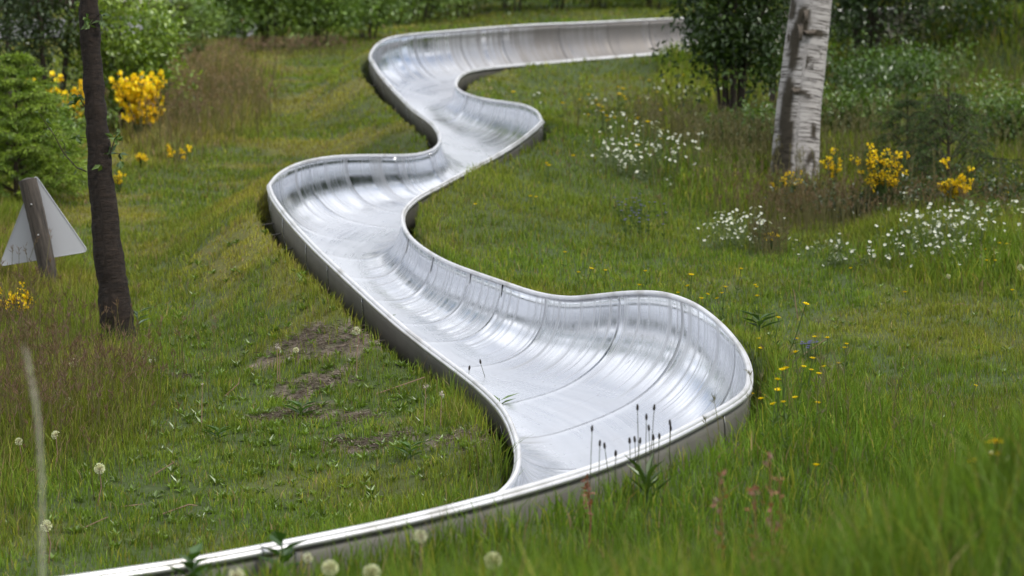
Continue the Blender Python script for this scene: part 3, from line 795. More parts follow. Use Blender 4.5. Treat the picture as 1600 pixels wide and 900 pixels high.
def twig(px0, py0, pts, r=.004, nl=3, ls=.05):
    m = MB(); lf = MB()
    Q = [lift(px0, py0, D0)] + [lift(a, b, D0 + c) for a, b, c in pts]; Q = np.array(Q) - o0
    tube(m, Q, np.linspace(r, r * .35, len(Q)), 6, (.06, .045, .035))
    for q in Q[1:]:
        k = nl; leaves(lf, np.tile(q, (k, 1)) + rdir(k) * .008, rdir(k) + np.array([0, 0, -.5]), rdir(k), ls * (.6 + .6 * rs.rand(k)), ls * .42, CH[rs.randint(3)] * (.8 + .4 * rs.rand()))
    tw = m.build('twig', M_WOOD, root); lf.build('leafy_shoot', M_LEAF, tw)
twig(135, 268, [(120, 262, .02), (100, 240, .05), (84, 210, .05), (70, 190, .02), (62, 178, .0)], .0035, 2, .035)
twig(84, 210, [(76, 200, .03), (68, 205, .05)], .002, 3, .03); twig(104, 245, [(100, 225, 0), (96, 218, 0)], .002, 2, .03)
twig(165, 250, [(172, 240, -.03), (180, 215, -.05), (186, 203, -.05)], .004, 6, .055); twig(172, 240, [(186, 240, -.04), (188, 252, -.03)], .003, 6, .05)
twig(135, 130 + 40, [(122, 150, -.02), (116, 158, -.02)], .003, 5, .05); twig(140, 20, [(136, 28, -.1), (134, 32, -.1), (138, 38, -.1)], .003, 5, .045); twig(152, 25, [(157, 22, -.05), (158, 32, -.05)], .003, 4, .05)
twig(165, 262, [(160, 258, -.1)], .003, 2, .05); twig(135, 215, [(124, 214, .03), (118, 212, .02)], .002, 2, .06)
crown = MB(); wood = MB()
ends = limbs(wood, P[85], P[-1], .07, 12, 1.3, .05, 3)
leaf_cloud(crown, [e for e in ends if e[2] + o0[2] > 4.5], .3, 46, .06, .03, CH)
wood.build('branch', M_WOOD, root); crown.build('crown', M_LEAF, root)

# --- birch
DB = at(1240, 292).y
pts = [(1232, 305, 52), (1238, 285, 42), (1242, 262, 38), (1244, 225, 36.5), (1248, 170, 35), (1255, 110, 34), (1262, 50, 33), (1268, 0, 32), (1276, -80, 31), (1290, -300, 26), (1310, -620, 16), (1320, -900, 8)]
P = [lift(px, py, DB) for px, py, r in pts]; R = [r / FPX * DB for _, _, r in pts]
root = thing('birch_tree', Vector(P[1]), 'stout birch with white peeling bark between the shrubs on the right', 'tree'); o0 = np.array(P[1]); P, R = resample(np.array(P) - o0, R, 160)
m = MB(); tube(m, P, R, 40, (0, 0, 0), jitter=.035)
V = m.v[0]; C = m.c[0]
qx = 800 + FPX * (V[:, 0] + o0[0]) / (V[:, 1] + o0[1]); qy = 450 - FPX * (V[:, 2] + o0[2] - CAMZ) / (V[:, 1] + o0[1])
front = (V[:, 1] < np.repeat(P[:, 1], 40))
wob = (fbm(V[:, 0] * 8, V[:, 2] * 8, 1.3, 51, 3) - .5) * 26
def dark(cx, cy, rx, ry, rot=0):
    X = (qx - cx) * math.cos(rot) + (qy - cy) * math.sin(rot); Y = -(qx - cx) * math.sin(rot) + (qy - cy) * math.cos(rot)
    d = np.sqrt((X / rx) ** 2 + (Y / ry) ** 2) + wob / 60; return (1 - sstep(.8, 1.1, d)) * front
dk = np.maximum.reduce([dark(1228, 175, 10, 60, .12), dark(1241, 70, 9, 45, .1), dark(1222, 255, 17, 34, .1), dark(1250, 142, 22, 5, .5), dark(1256, 30, 11, 22), dark(1275, 53, 20, 5), dark(1266, 262, 9, 27, .1), dark(1271, 205, 5, 13), dark(1268, 52, 24, 6), dark(1232, 212, 9, 30, .1), dark(1236, 12, 9, 22), dark(1218, 290, 30, 12), dark(1240, 88, 14, 5, .3)])
cen = dark(1266, 265, 4, 16, .1); dk = np.clip(dk - cen, 0, 1)
C[:, 0] = dk
m.build('trunk', M_BIRCH, root, smooth=True)
# curls of peeling bark
for (px, py, h, ww) in [(1247, 42, 26, 9), (1256, 20, 20, 8), (1262, 52, 7, 22), (1240, 142, 8, 14)]:
    m = MB(); c = lift(px, py, DB) - o0; c[1] -= .145
    ww_ = ww / FPX * DB; hh = h / FPX * DB; V = []
    for i in range(7):
        for j in range(5):
            u = j / 4 - .5; v = i / 6
            V.append(c + np.array([u * ww_ * (1 - .5 * v), -.03 * math.sin(v * 2.6) - .02 * u * u, -hh * v + .01 * rs.rand()]))
    i_, j_ = np.meshgrid(np.arange(6), np.arange(4), indexing='ij'); q_ = (i_ * 5 + j_).ravel(); m.add(V, np.stack([q_, q_ + 1, q_ + 6, q_ + 5], 1), (.09, .075, .06))
    o = m.build('bark_curl', M_WOOD, root, smooth=True); md = o.modifiers.new('t', 'SOLIDIFY'); md.thickness = .004
wood = MB(); crown = MB(); ends = limbs(wood, P[80], P[-1], .12, 26, 2.2, .1, 4)
BL = [np.array([.07, .12, .02]), np.array([.09, .14, .025]), np.array([.05, .09, .015])]
leaf_cloud(crown, ends, .42, 44, .06, .045, BL); wood.build('branch', M_WOOD, root); crown.build('crown', M_LEAF, root)

# --- leafy shrubs with several stems
def shrub(name, label, cat, base, w, h, nst, nl, ls, cols, mtl, group=None, stemcol=(.045, .035, .028), stemr=.016, dens=1., lean=(0, 0), parts=('stem', 'foliage'), seedtop=.35, lowf=.2, fill=0, off=(0, 0, 0)):
    root = thing(name, base, label, cat, group)
    wood = MB(); fo = MB(); ends = []
    for i in range(nst):
        a = i * 6.2832 / nst + rs.rand(); sp = w * .5 * (.35 + .65 * rs.rand())
        hh = h * (.7 + .3 * rs.rand()); e = np.array([math.cos(a) * sp + lean[0], math.sin(a) * sp * .8 + lean[1], hh]); b = np.array([math.cos(a) * .05 * w, math.sin(a) * .05 * w, -.02])
        m1 = b + (e - b) * .4 + np.array([-.08 * w * math.cos(a), 0, .08 * h]) + rdir(1)[0] * .04 * w; tube(wood, [b, m1, b + (e - b) * .72 + rdir(1)[0] * .05 * w, e], [stemr, stemr * .7, stemr * .5, stemr * .2], 7, stemcol)
        ends.append(e)
        ends += limbs(wood, m1 * 1.0, e, stemr, 6, w * .30, -.3 if lowf < .3 else .1, 2, stemcol, 5)
        ends += limbs(wood, b, m1, stemr * .9, 3, w * .32, lowf + .25, 2, stemcol, 5)
    ends = np.array(ends)
    if fill:
        d = rdir(fill, -.9, 1); r = rs.rand(fill) ** .38; lob = 1 + .28 * np.sin(d[:, 0] * 5 + rs.rand() * 6) * np.cos(d[:, 2] * 4 + rs.rand() * 6)
        q = d * (r * lob)[:, None] * np.array([w * .5, w * .42, h * .5]) + np.array([off[0], off[1], h * .5 + off[2]])
        q = q[q[:, 2] > .02 * h]; ends = np.concatenate([ends, q])
    per = max(6, int(nl / len(ends)))
    leaf_cloud(fo, ends, .13 * w * dens + .04, per, ls, ls * .5, cols, .8)
    wood.build(parts[0], M_WOOD, root); fo.build(parts[1], mtl, root)
    return root
DG_ = [np.array([.030, .060, .012]), np.array([.045, .085, .016]), np.array([.022, .045, .010]), np.array([.07, .12, .02])]
b = at(1142, 240)
shrub('leafy_shrub', 'dark green leafy shrub with bare lower stems growing left of the birch', 'shrub', b, 1.25, 2.1, 9, 15000, .055, DG_, M_LEAFD, stemr=.018, lowf=.5, fill=120, off=(.05, 0, .03), dens=.7)
b = at(1215, 195)
shrub('leafy_shrub', 'thin dark shrub with leaning stems half hidden behind the birch trunk', 'shrub', b, 1.1, 2.1, 5, 4200, .05, DG_, M_LEAFD, stemr=.018, lowf=.5, fill=40, off=(0, 0, .5), dens=.8)
b = at(1352, 118)
shrub('leafy_shrub', 'dark spreading shrub with a gnarly slanting branch, right of and behind the birch', 'shrub', b, 2.6, 2.4, 6, 24000, .06, DG_[:3] + [np.array([.05, .05, .03])], M_LEAFD, stemr=.028, lowf=.3, fill=260, off=(.2, 0, -.15), dens=.7)
b = at(1600, 75)
shrub('leafy_shrub', 'deep green bush in the top right corner of the meadow', 'shrub', b, 2.4, 2.6, 7, 5200, .08, [np.array([.03, .07, .012]), np.array([.05, .10, .015]), np.array([.02, .045, .01])], M_LEAFD, stemr=.03, fill=80)
b = at(1545, 76)
shrub('leafy_shrub', 'bright green bush in front of the slide far end at the upper right', 'shrub', b, 2.0, .85, 8, 7000, .06, [np.array([.10, .18, .03]), np.array([.07, .13, .02])], M_LEAF, stemr=.012, lowf=.0, fill=80)
for (px, py, w_, h_, cs, lab) in [
        (1262, 338, .5, .15, 0, 'low dark undergrowth at the birch foot beneath the sparse broom'), (1345, 346, .5, .16, 0, 'low dark undergrowth beneath the fullest broom'),
        (1432, 345, .55, .17, 0, 'low dark undergrowth between the fullest broom and the small one'), (1550, 340, .7, .2, 0, 'low dark undergrowth at the right edge below the young spruce'),
        (1318, 84, .9, .38, 1, 'small added green bush hiding the slide glare, just right of the birch top'), (1330, 232, .9, .42, 1, 'mid green undergrowth directly right of the birch trunk'),  # bush by the birch top is added to cover the slide floor's glare
        (1585, 250, .9, .5, 1, 'leafy green undergrowth at the right edge behind the young spruce'), (1420, 170, 1.1, .45, 1, 'leafy green undergrowth below the dark spreading shrub'), (1175, 255, .9, .3, 1, 'low green undergrowth around the stems of the leafy shrub')]:
    shrub('low_shrub', lab, 'shrub', at(px, py), w_, h_, 6, 1300 if cs == 0 else 3000, .030 if cs == 0 else .045, [[np.array([.030, .055, .012]), np.array([.055, .07, .025]), np.array([.04, .08, .015])], [np.array([.115, .19, .028]), np.array([.08, .145, .02])]][cs], M_LEAF, stemr=.005, fill=16 if cs == 0 else 50, lowf=0)
for (px, py, w_, h_, lab) in [(45, 268, 1.1, .32, 'loose light green leafy bush behind the bushy conifer at the left edge'), (300, 84, 1.0, .55, 'small light green bush in the brown grass near the grey pole')]:
    shrub('leafy_shrub', lab, 'shrub', at(px, py), w_, h_, 6, 4200, .05, [np.array([.15, .235, .03]), np.array([.10, .18, .025]), np.array([.19, .28, .04])], M_LEAF, stemr=.008, fill=60, lowf=0)
b = at(1355, 195)
shrub('low_shrub', 'low light green leafy bush between the birch and the young conifers', 'shrub', b, 1.3, .5, 7, 2600, .06, [np.array([.07, .13, .02]), np.array([.05, .10, .015])], M_LEAF, stemr=.008, fill=40)

# --- conifers
def conifer(name, label, cat, base, h, tiers, l0, col, group=None, needle=.022, droop=.25, rise=.35, dens=1., twn=7, topbare=.1, lean=0, hs=.08):
    root = thing(name, base, label, cat, group)
    wood = MB(); ne = MB(); SC = (.06, .045, .03)
    tube(wood, [[0, 0, -.02], [lean * .4, 0, h * .5], [lean, 0, h]], [h * .014 + .006, h * .008 + .004, .003], 7, SC)
    def needles(a, b, k):
        t = rs.rand(k); P = a + (b - a) * t[:, None]; ax = (b - a) / (np.linalg.norm(b - a) + 1e-6)
        D = rdir(k) * .8 + ax * .75 + np.array([0, 0, -.08]); leaves(ne, P, D, rdir(k), needle * (.7 + .6 * rs.rand(k)), needle * .2, col[rs.randint(len(col))] * (.7 + .6 * rs.rand(k))[:, None])
    needles(np.array([lean * .8, 0, h * .82]), np.array([lean, 0, h]), int(60 * dens))
    for t in range(tiers):
        f = hs + (1 - topbare - hs) * t / max(1, tiers - 1); z = h * f; L_ = l0 * (1 - f) ** .8 + .05 * h
        nb = 6 if t % 2 else 5
        for i in range(nb):
            a = i * 6.2832 / nb + rs.rand() * .7 + t; l = L_ * (.75 + .4 * rs.rand()); d = np.array([math.cos(a), math.sin(a), 0])
            s = np.array([lean * f, 0, z]); m_ = s + d * l * .5 + np.array([0, 0, l * rise * .62]); e = s + d * l + np.array([0, 0, l * (rise - droop * .4)])
            tube(wood, [s, m_, e], [.004 + .004 * l, .003 + .002 * l, .0015], 5, SC); needles(s + (m_ - s) * .3, m_, int(40 * dens * l / .4)); needles(m_, e, int(46 * dens * l / .4))
            sd = np.array([-d[1], d[0], 0])
            for q in range(twn):
                u = .25 + .75 * q / twn; b = (s + (m_ - s) * (u * 2)) if u < .5 else (m_ + (e - m_) * (u * 2 - 1)); tl = l * .42 * (1.15 - u) + .03
                for sg in (-1, 1):
                    e2 = b + (d * .55 + sd * sg) * tl + np.array([0, 0, -droop * tl * (.6 + .8 * rs.rand())]); tube(wood, [b, e2], [.0018, .001], 4, SC, cap=False); needles(b, e2, int(26 * dens * tl / .15) + 5)
    wood.build('trunk', M_WOOD, root); ne.build('needles', M_NEEDLE, root); return root
SP = [np.array([.03, .07, .014]), np.array([.045, .09, .018]), np.array([.06, .12, .02])]
b = at(1482, 312)
conifer('young_spruce', 'small dark young spruce with long curved branches right of the birch', 'conifer', b, .80, 7, .50, SP, needle=.024, droop=.7, rise=.6, dens=.95, twn=5, topbare=.16)
b = at(1418, 285)
conifer('young_spruce', 'smallest spruce seedling, just left of the taller young spruce', 'conifer', b, .62, 6, .38, SP, needle=.024, droop=.6, rise=.5, dens=.95, twn=5)
LB = [np.array([.19, .28, .028]), np.array([.25, .35, .038]), np.array([.12, .20, .02])]
b = at(25, 318)
conifer('bright_conifer', 'bushy bright green conifer behind the triangular sign at the left edge', 'conifer', b, 1.0, 10, .72, LB, needle=.04, droop=.35, rise=.3, dens=1.1, topbare=.02)
b = at(200, 205)
shrub('leafy_shrub', 'bright green leafy bush behind the large yellow broom, right of the dark trunk', 'shrub', b, 1.0, 1.05, 7, 9000, .055, LB, M_LEAF, stemr=.012, fill=110, lowf=0, off=(0, .3, 0))
b = at(268, 118)
conifer('bright_conifer', 'slender yellowish conifer tip in front of the grey road', 'conifer', b, .95, 6, .42, [np.array([.12, .16, .03]), np.array([.09, .13, .03])], needle=.05, droop=.2, rise=.3, dens=.8)

def bg_tree(name, label, cat, base, h, w, nl, ls, cols, mtl=M_LEAF, tr=.08, group=None, lo=.18):
    root = thing(name, base, label, cat, group); wood = MB(); cr_ = MB()
    tube(wood, [[0, 0, -.1], [rs.randn() * .05 * h * .3, 0, h * .5], [0, 0, h * .97]], [tr, tr * .6, tr * .15], 8, (.05, .04, .032))
    ends = limbs(wood, [0, 0, 0], [0, 0, h], tr, int(16 + h * 2), w * .62, lo, 3)
    leaf_cloud(cr_, ends, .12 * w + .08, max(5, nl // len(ends)), ls, ls * .6, cols, .8)
    wood.build('trunk', M_WOOD, root); cr_.build('crown', mtl, root); return root
DKT = [np.array([.030, .055, .018]), np.array([.045, .075, .022]), np.array([.06, .09, .03])]
shrub('dark_tree', 'dusky dark green small tree at the top left behind the yellow broom', 'tree', at(78, 205), 1.3, 2.4, 3, 9000, .05, DKT, M_LEAFD, stemr=.03, lowf=.3, fill=90, parts=('trunk', 'crown'))
shrub('dark_tree', 'dark green tree cut by the top left corner of the photo', 'tree', at(0, 175), 1.5, 2.8, 3, 9000, .055, DKT, M_LEAFD, stemr=.035, lowf=.3, fill=90, off=(0, 0, .3), parts=('trunk', 'crown'))

# --- row of bushes above the slide
G1 = [np.array([.17, .27, .045]), np.array([.11, .20, .03]), np.array([.21, .31, .055])]
G2 = [np.array([.075, .145, .022]), np.array([.05, .10, .018]), np.array([.10, .17, .028])]
ROW = [(345, 66, 1.5, 1.0, G1, 'yellowish green bush to the right of the grey road at the back'), (425, 64, 1.9, 1.25, G1, 'broad bright green bush at the back, above the brown grass'),
       (500, 62, 1.6, 1.2, G1, 'mid green bush at the back, left of the slide top bend'), (575, 52, 1.5, 1.2, G1, 'light green bush directly above the slide top left bend'),
       (535, 28, 1.7, 1.9, G2, 'darker taller bush behind the light bushes left of the slide top bend'), (655, 34, 1.8, 1.1, G1, 'pale green feathery bush just beyond the start of the slide far straight'),
       (725, 26, 1.7, 1.5, G2, 'mid green bush beyond the slide far wall, with a darker gap to its left'), (800, 20, 2.0, 1.5, G2, 'deep green bush beyond the middle of the slide far wall'),
       (870, 18, 1.6, 1.6, G2, 'dark green bush beyond the far wall, left of a pale green one'), (935, 17, 1.5, 1.3, G1, 'pale green rounded bush beyond the far wall'),
       (1020, 16, 1.6, 1.2, G1, 'bright yellow green bush beyond the far wall beside the dark leafy shrub'), (1100, 8, 2.0, 1.8, G2, 'deep green bush seen through the leafy shrub'),
       (1300, 0, 2.4, 2.2, G2, 'dark bush beyond the slide far end behind the birch top'), (1480, -6, 2.2, 1.6, G1, 'bright green bush beyond the far rail at the upper right')]
for (px, py, w_, h_, cs, lab) in ROW:
    py += 10 if px < 620 else 0
    y = FPX * CAMZ / (py - 450 + FPX * SLOPE); x = (px - 800) / FPX * y
    shrub('background_bush', lab, 'bush', Vector((x, y, float(gz(x, y)))), w_, h_, 6, 9500, .055, cs, M_LEAF, 'bushes along the back of the meadow', stemr=.014, dens=.9, lowf=.0, fill=90)
# trees behind everything
BEHIND = [(-14, -16, 9), (-9, -20, 10), (-4.5, -17, 8), (0, -22, 10), (5, -18, 9), (10, -20, 10), (15, -15, 9), (-17, -6, 9), (18, -4, 9), (-13, 4, 8), (14, 6, 8)]
for (x, y, h_) in BEHIND:
    bg_tree('woodland_tree', 'tall leafy tree of the wood behind the camera', 'tree', Vector((x, y, float(gz(x, y)))), h_, 5.5, 3600, .28, [g * .6 for g in G2], M_LEAF, .18, 'trees of the wood behind the camera', .05)
TR = [(-9.5, 50, 9, 'left end'), (-6.0, 55, 9, ''), (-2.2, 51, 9.5, ''), (1.5, 56, 7, ''), (4.6, 50, 8.5, ''), (8.2, 54, 7.5, ''), (11.5, 49, 7, ''), (-13.5, 54, 8, ''), (15.5, 53, 8, ''), (-18, 50, 8, ''), (20, 50, 8, '')]
for i, (x, y, h_, _) in enumerate(TR):
    t = bg_tree('woodland_tree', None, 'tree', Vector((x, y, float(gz(x, y)))), h_, 4.2, 4200, .2, G2, M_LEAF, .16, 'trees standing behind the bushes at the back', .08)
    t['label'] = 'green woodland tree far behind the row of bushes'
for i, (x, y, h_) in enumerate([(7.8, 18, 5.5), (-7.2, 20, 6.0), (8.6, 26, 6.5)]):
    bg_tree('meadow_tree', ['leafy tree standing on the meadow just outside the right edge', 'leafy tree standing on the meadow just outside the left edge', 'taller leafy tree further up the meadow outside the right edge'][i], 'tree', Vector((x, y, float(gz(x, y)))), h_, 3.0, 4200, .13, G2, M_LEAFD, .14)

# ------------------------------------------------------------------ yellow broom
def broom(base, w, h, nb, label, leafc=(.05, .085, .02), yel=(.86, .68, .015), bs=.022, nst=26, topw=.5, name='broom_bush', spread=1., stems=True):
    root = thing(name, base, label, 'broom bush', 'yellow flowering broom bushes')
    wood = MB(); pts = []
    gr = MB()
    for i in range(nst):
        a = rs.rand() * 6.28; sp = w * .5 * rs.rand() ** .6 * spread; hh = h * (.62 + .4 * rs.rand()); e = np.array([math.cos(a) * sp, math.sin(a) * sp * .7, hh]); b = np.array([math.cos(a), math.sin(a), 0]) * .12 * w * rs.rand()
        m_ = (b + e) / 2 + np.array([-.06 * w * math.cos(a), 0, .08 * h]); tube(wood, [b, m_, e], [.0035, .0026, .0014], 4, np.array(leafc) * .8, cap=False)
        for t in np.linspace(.2, 1, 9):
            q = b + (m_ - b) * t * 2 if t < .5 else m_ + (e - m_) * (t * 2 - 1); pts.append((q, t))
            k = 5; leaves(gr, np.tile(q, (k, 1)), rdir(k) + np.array([0, 0, .8]), rdir(k), .03 * (h / .5), .007 * (h / .5), np.array(leafc) * (.6 + .8 * rs.rand(k))[:, None])
    wood.build('stem', M_LEAFD, root); gr.build('foliage', M_LEAFD, root)
    # one blossom mesh: pea flower with standard, wings and keel
    bl = MB(); yc = np.array(yel); bs *= .78
    # a short spray of three pea flowers on one twig
    tube(bl, [[0, 0, -bs], [0, 0, bs * .4], [bs * .3, 0, bs * 1.6]], [.0012, .001, .001], 4, np.array(leafc) * .9, cap=False)
    for fx, fz, sg in ((0, 0, 1), (.9, .7, -1), (-.5, 1.4, 1)):
        o_ = np.array([fx * bs, rs.randn() * .2 * bs, fz * bs]); s_ = bs * (.75 + .35 * rs.rand())
        leaves(bl, np.tile(o_, (2, 1)), np.array([[.25, -.2, 1], [-.25, -.2, 1]]), np.array([[0, -1, .2]] * 2), s_, s_ * .9, yc, fold=.2)
        leaves(bl, np.tile(o_, (3, 1)), np.array([[.6, -.6 * sg, -.3], [-.6, -.6 * sg, -.3], [0, -1 * sg, -.5]]), np.array([[0, 0, 1.]] * 3), s_ * .9, s_ * .6, yc * np.array([.95, .8, 1]), fold=.4)
        leaves(bl, np.tile(o_, (2, 1)), np.array([[.5, .6 * sg, .2], [-.5, .7 * sg, .1]]), np.array([[0, 0, 1.]] * 2), s_ * .8, s_ * .6, yc * np.array([.9, .75, 1]), fold=.3)
    me = bl.mesh('flower_spray', M_PETAL)
    cand = [q for q, t in pts if t > topw]
    for i in range(nb):
        q = cand[rs.randint(len(cand))] + rdir(1)[0] * .02
        o = bpy.data.objects.new('flower_spray', me); COL.objects.link(o); o.parent = root; o.location = q; o.rotation_euler = (rs.randn() * .5, rs.randn() * .5, rs.rand() * 6.28); o.scale = [.8 + .6 * rs.rand()] * 3
    return root
broom(at(222, 222), .52, .50, 100, 'large yellow broom bush in full flower right of the dark trunk', bs=.055, topw=.35, nst=34)
broom(at(88, 228), .70, .52, 80, 'yellow broom bush in flower left of the dark trunk, below the dark tree', bs=.042, topw=.5, nst=34)
broom(at(22, 520), .30, .24, 60, 'low yellow broom clump at the left edge below the sign post', bs=.016, topw=.6, nst=22)
broom(at(1240, 335), .26, .27, 34, 'sparse yellow broom at the foot of the birch trunk', bs=.018, topw=.55, nst=18)
broom(at(1302, 318), .18, .38, 26, 'thin upright yellow broom sprig just right of the birch trunk', bs=.018, topw=.45, nst=10)
broom(at(1378, 350), .38, .50, 100, 'fullest yellow broom on the right, between the birch and the young spruce', bs=.021, topw=.5, nst=26)
broom(at(1493, 345), .28, .36, 55, 'small yellow broom in front of the young spruce', bs=.020, topw=.5, nst=18)
broom(at(1572, 335), .14, .12, 8, 'tiny yellow broom sprig near the right edge', bs=.018, topw=.5, nst=8)
broom(at(1206, 392), .12, .14, 9, 'tiny yellow flowered sprig beside the nearer white flower clump', bs=.015, topw=.4, nst=8)
broom(at(186, 300), .12, .14, 9, 'little yellow broom sprig on the mown grass right of the dark trunk', bs=.022, topw=.4, nst=8)
broom(at(222, 262), .14, .10, 7, 'little yellow flower sprig below the large left broom', bs=.022, topw=.4, nst=8)
broom(at(275, 255), .24, .10, 9, 'low yellow sprig in the brown grass at the upper left', bs=.022, topw=.4, nst=8)

# ------------------------------------------------------------------ white flower clumps
def petal_mesh(name, col, r, n=5, cup=.25, cen=(.6, .5, .05), wd=.55):
    bl = MB(); a = np.arange(n) * 6.2832 / n
    leaves(bl, np.zeros((n, 3)), np.stack([np.cos(a), np.sin(a), np.full(n, cup)], 1), np.tile([0, 0, 1.], (n, 1)), r, r * wd, np.array(col), fold=.15)
    leaves(bl, np.tile([0, 0, .002], (4, 1)), np.array([[1, 0, .5], [-1, 0, .5], [0, 1, .5], [0, -1, .5]]), np.tile([0, 0, 1.], (4, 1)), r * .25, r * .22, np.array(cen))
    return bl.mesh(name, M_PETAL)
WH = petal_mesh('white_blossom', (.66, .68, .64), .0105, 6, .35, wd=.75)
def clump(base, w, h, nb, label, leafc=(.09, .13, .035), nleaf=500):
    root = thing('white_flower_clump', base, label, 'wildflowers', 'white wildflower clumps in the meadow')
    st = MB(); k = nleaf; n = max(nb, 12); b0 = np.array(base)
    d = np.stack([rs.randn(n) * w * .27, rs.randn(n) * w * .24], 1)
    zz_ = gz(d[:, 0] + b0[0], d[:, 1] + b0[1]) - b0[2]
    tops = np.stack([d[:, 0], d[:, 1], zz_ + h * (.35 + .75 * rs.rand(n))], 1)
    for t in tops:
        b = np.array([t[0] * .85, t[1] * .85, t[2] - h]); tube(st, [b, (b + t) / 2 + rdir(1)[0] * .01, t], [.0014, .0012, .001], 4, leafc, cap=False)
    P = tops[rs.randint(n, size=k)]; P = P - np.array([0, 0, 1.]) * (h * .85 * rs.rand(k))[:, None] + rdir(k) * .02
    leaves(st, P, rdir(k) + np.array([0, 0, .6]), rdir(k), .028, .006, np.array(leafc) * (.6 + .7 * rs.rand(k))[:, None]); st.build('foliage', M_LEAF, root)
    for i in range(nb):
        o = bpy.data.objects.new('blossom', WH); COL.objects.link(o); o.parent = root; o.location = tops[i]; o.rotation_euler = (.5 + rs.randn() * .5, rs.randn() * .5, rs.rand() * 6.28 * 0 + rs.randn() * .6); o.scale = [(.85 + .6 * rs.rand()) * (1 + max(0, b0[1] - 17) * .03)] * 3
    return root
clump(at(1008, 268), .75, .32, 100, 'wide drift of white flowers left of the leafy shrub', nleaf=700)
clump(at(972, 275), .35, .2, 55, 'small drift of white flowers at the left end of the wide white drift')
clump(at(1152, 392), .40, .22, 95, 'dense round clump of tiny white flowers standing alone in the middle of the meadow')
clump(at(1470, 402), .6, .26, 100, 'large loose white flower clump at the right, nearest the camera', nleaf=900)
clump(at(1520, 385), .6, .26, 60, 'white flowers behind the large clump at the right, beside the pale leafy stalk')
clump(at(1395, 345), .6, .10, 40, 'scattered white flowers in the grass below the fullest broom')
clump(at(1305, 400), .5, .08, 22, 'few white flowers in short grass right of the dense round clump')
clump(at(1275, 340), .35, .10, 20, 'few white flowers in front of the broom at the birch foot')
clump(at(1320, 420), .3, .07, 9, 'handful of white flowers lowest in the meadow below the broom')
clump(at(1545, 95), 1.0, .2, 60, 'pale drift of white flowers high up at the right edge')
clump(at(1400, 185), 1.4, .2, 60, 'thin white flowers in the grass behind the young spruces')
clump(at(1560, 190), 1.0, .2, 50, 'thin white flowers right of the young spruce near the right edge')
clump(at(1430, 425), .7, .2, 70, 'yellowish leafy white flowered patch just left of the large loose clump at the right', nleaf=900)
clump(at(1590, 350), .5, .14, 40, 'white flowers at the right edge behind the pale leafy stalks')
clump(at(1030, 292), .3, .06, 8, 'short line of white flowers below the wide white drift')
clump(at(880, 165), 1.6, .08, 14, 'few pale flowers on the lawn right of the small upper bend')
clump(at(1060, 170), .8, .2, 34, 'pale flowers in tall grass at the left foot of the leafy shrub')
clump(at(228, 575), .10, .05, 7, 'tiny white flowers right of the foot of the dark trunk')
clump(at(1565, 415), .4, .10, 18, 'white flowers on the right edge below the pale leafy stalk')

# ------------------------------------------------------------------ yellow buttercups, each one a flower on a stem
def flower_mesh(name, col, r, h, stemc=(.07, .11, .03), n=5, cup=.55, wd=.95, sr=.0013):
    bl = MB(); tube(bl, [[0, 0, -.02], [.004, 0, h * .5], [0, 0, h]], [sr, sr, sr], 4, stemc, cap=False)
    a = np.arange(n) * 6.2832 / n; leaves(bl, np.tile([0, 0, h], (n, 1)), np.stack([np.cos(a), np.sin(a), np.full(n, cup)], 1), np.tile([0, 0, 1.], (n, 1)), r, r * wd, np.array(col), fold=.12)
    a = a + .6; leaves(bl, np.tile([0, 0, h + .001], (n, 1)), np.stack([np.cos(a), np.sin(a), np.full(n, cup + .5)], 1), np.tile([0, 0, 1.], (n, 1)), r * .7, r * .5, np.array(col) * .85, fold=.12)
    leaves(bl, np.tile([0, 0, h * .35], (3, 1)), np.array([[1, 0, 1.], [-.6, .7, 1.2], [-.3, -1, .9]]), np.tile([0, 0, 1.], (3, 1)), .025, .008, np.array(stemc))
    return bl.mesh(name, M_PETAL)
YC = (.80, .60, .006)
BC = [flower_mesh('buttercup', YC, .0115, h) for h in (.09, .13, .17)]
def put(name, me, px, py, label, cat, group, h=None, sc=1., top=True, rot=True, dy=0):
    """stand the flower where its head shows at the pixel: walk down the slope by its height"""
    p = at(px, py)
    if top:
        for _ in range(6):
            hh = h * sc; y = p.y
            # head height at (x,y)
            yy = FPX * (CAMZ - (float(gz((px - 800) / FPX * y, y)) - SLOPE * y) - hh) / (py - 450 + FPX * SLOPE); y = .5 * y + .5 * yy
            p = Vector(((px - 800) / FPX * y, y, float(gz((px - 800) / FPX * y, y))))
    o = bpy.data.objects.new(name, me); COL.objects.link(o); o.location = p; o.scale = [sc] * 3
    if rot: o.rotation_euler = (rs.randn() * .12, rs.randn() * .12, rs.rand() * 6.28)
    return tag(o, label, cat, group)
HB = [.09, .13, .17]
def bcs(pxs, label, group, sc=1., var=.2):
    ORD = ['leftmost', 'second from the left', 'third from the left', 'fourth from the left', 'fifth from the left', 'sixth from the left', 'seventh from the left', 'eighth from the left', 'ninth from the left', 'tenth from the left', 'eleventh from the left', 'twelfth from the left']
    made = []
    for (px, py) in pxs:
        q = at(px, py + 10)
        if float(samp(ING, np.array([q.x]), np.array([q.y]))[0]) > .3 or float(samp(DG, np.array([q.x]), np.array([q.y]))[0]) < .04: continue
        i = rs.randint(3) if py > 400 else 0; o_ = put('buttercup', BC[i], px, py, label, 'buttercup', group, HB[i], sc * 1.3 * (1 + var * rs.randn() * .6)); made.append((px, o_))
    made.sort(key=lambda q: q[0])
    if 1 < len(made) <= 12:
        for k, (_, o_) in enumerate(made): o_['label'] = label + ', ' + ('rightmost' if k == len(made) - 1 else ORD[k])
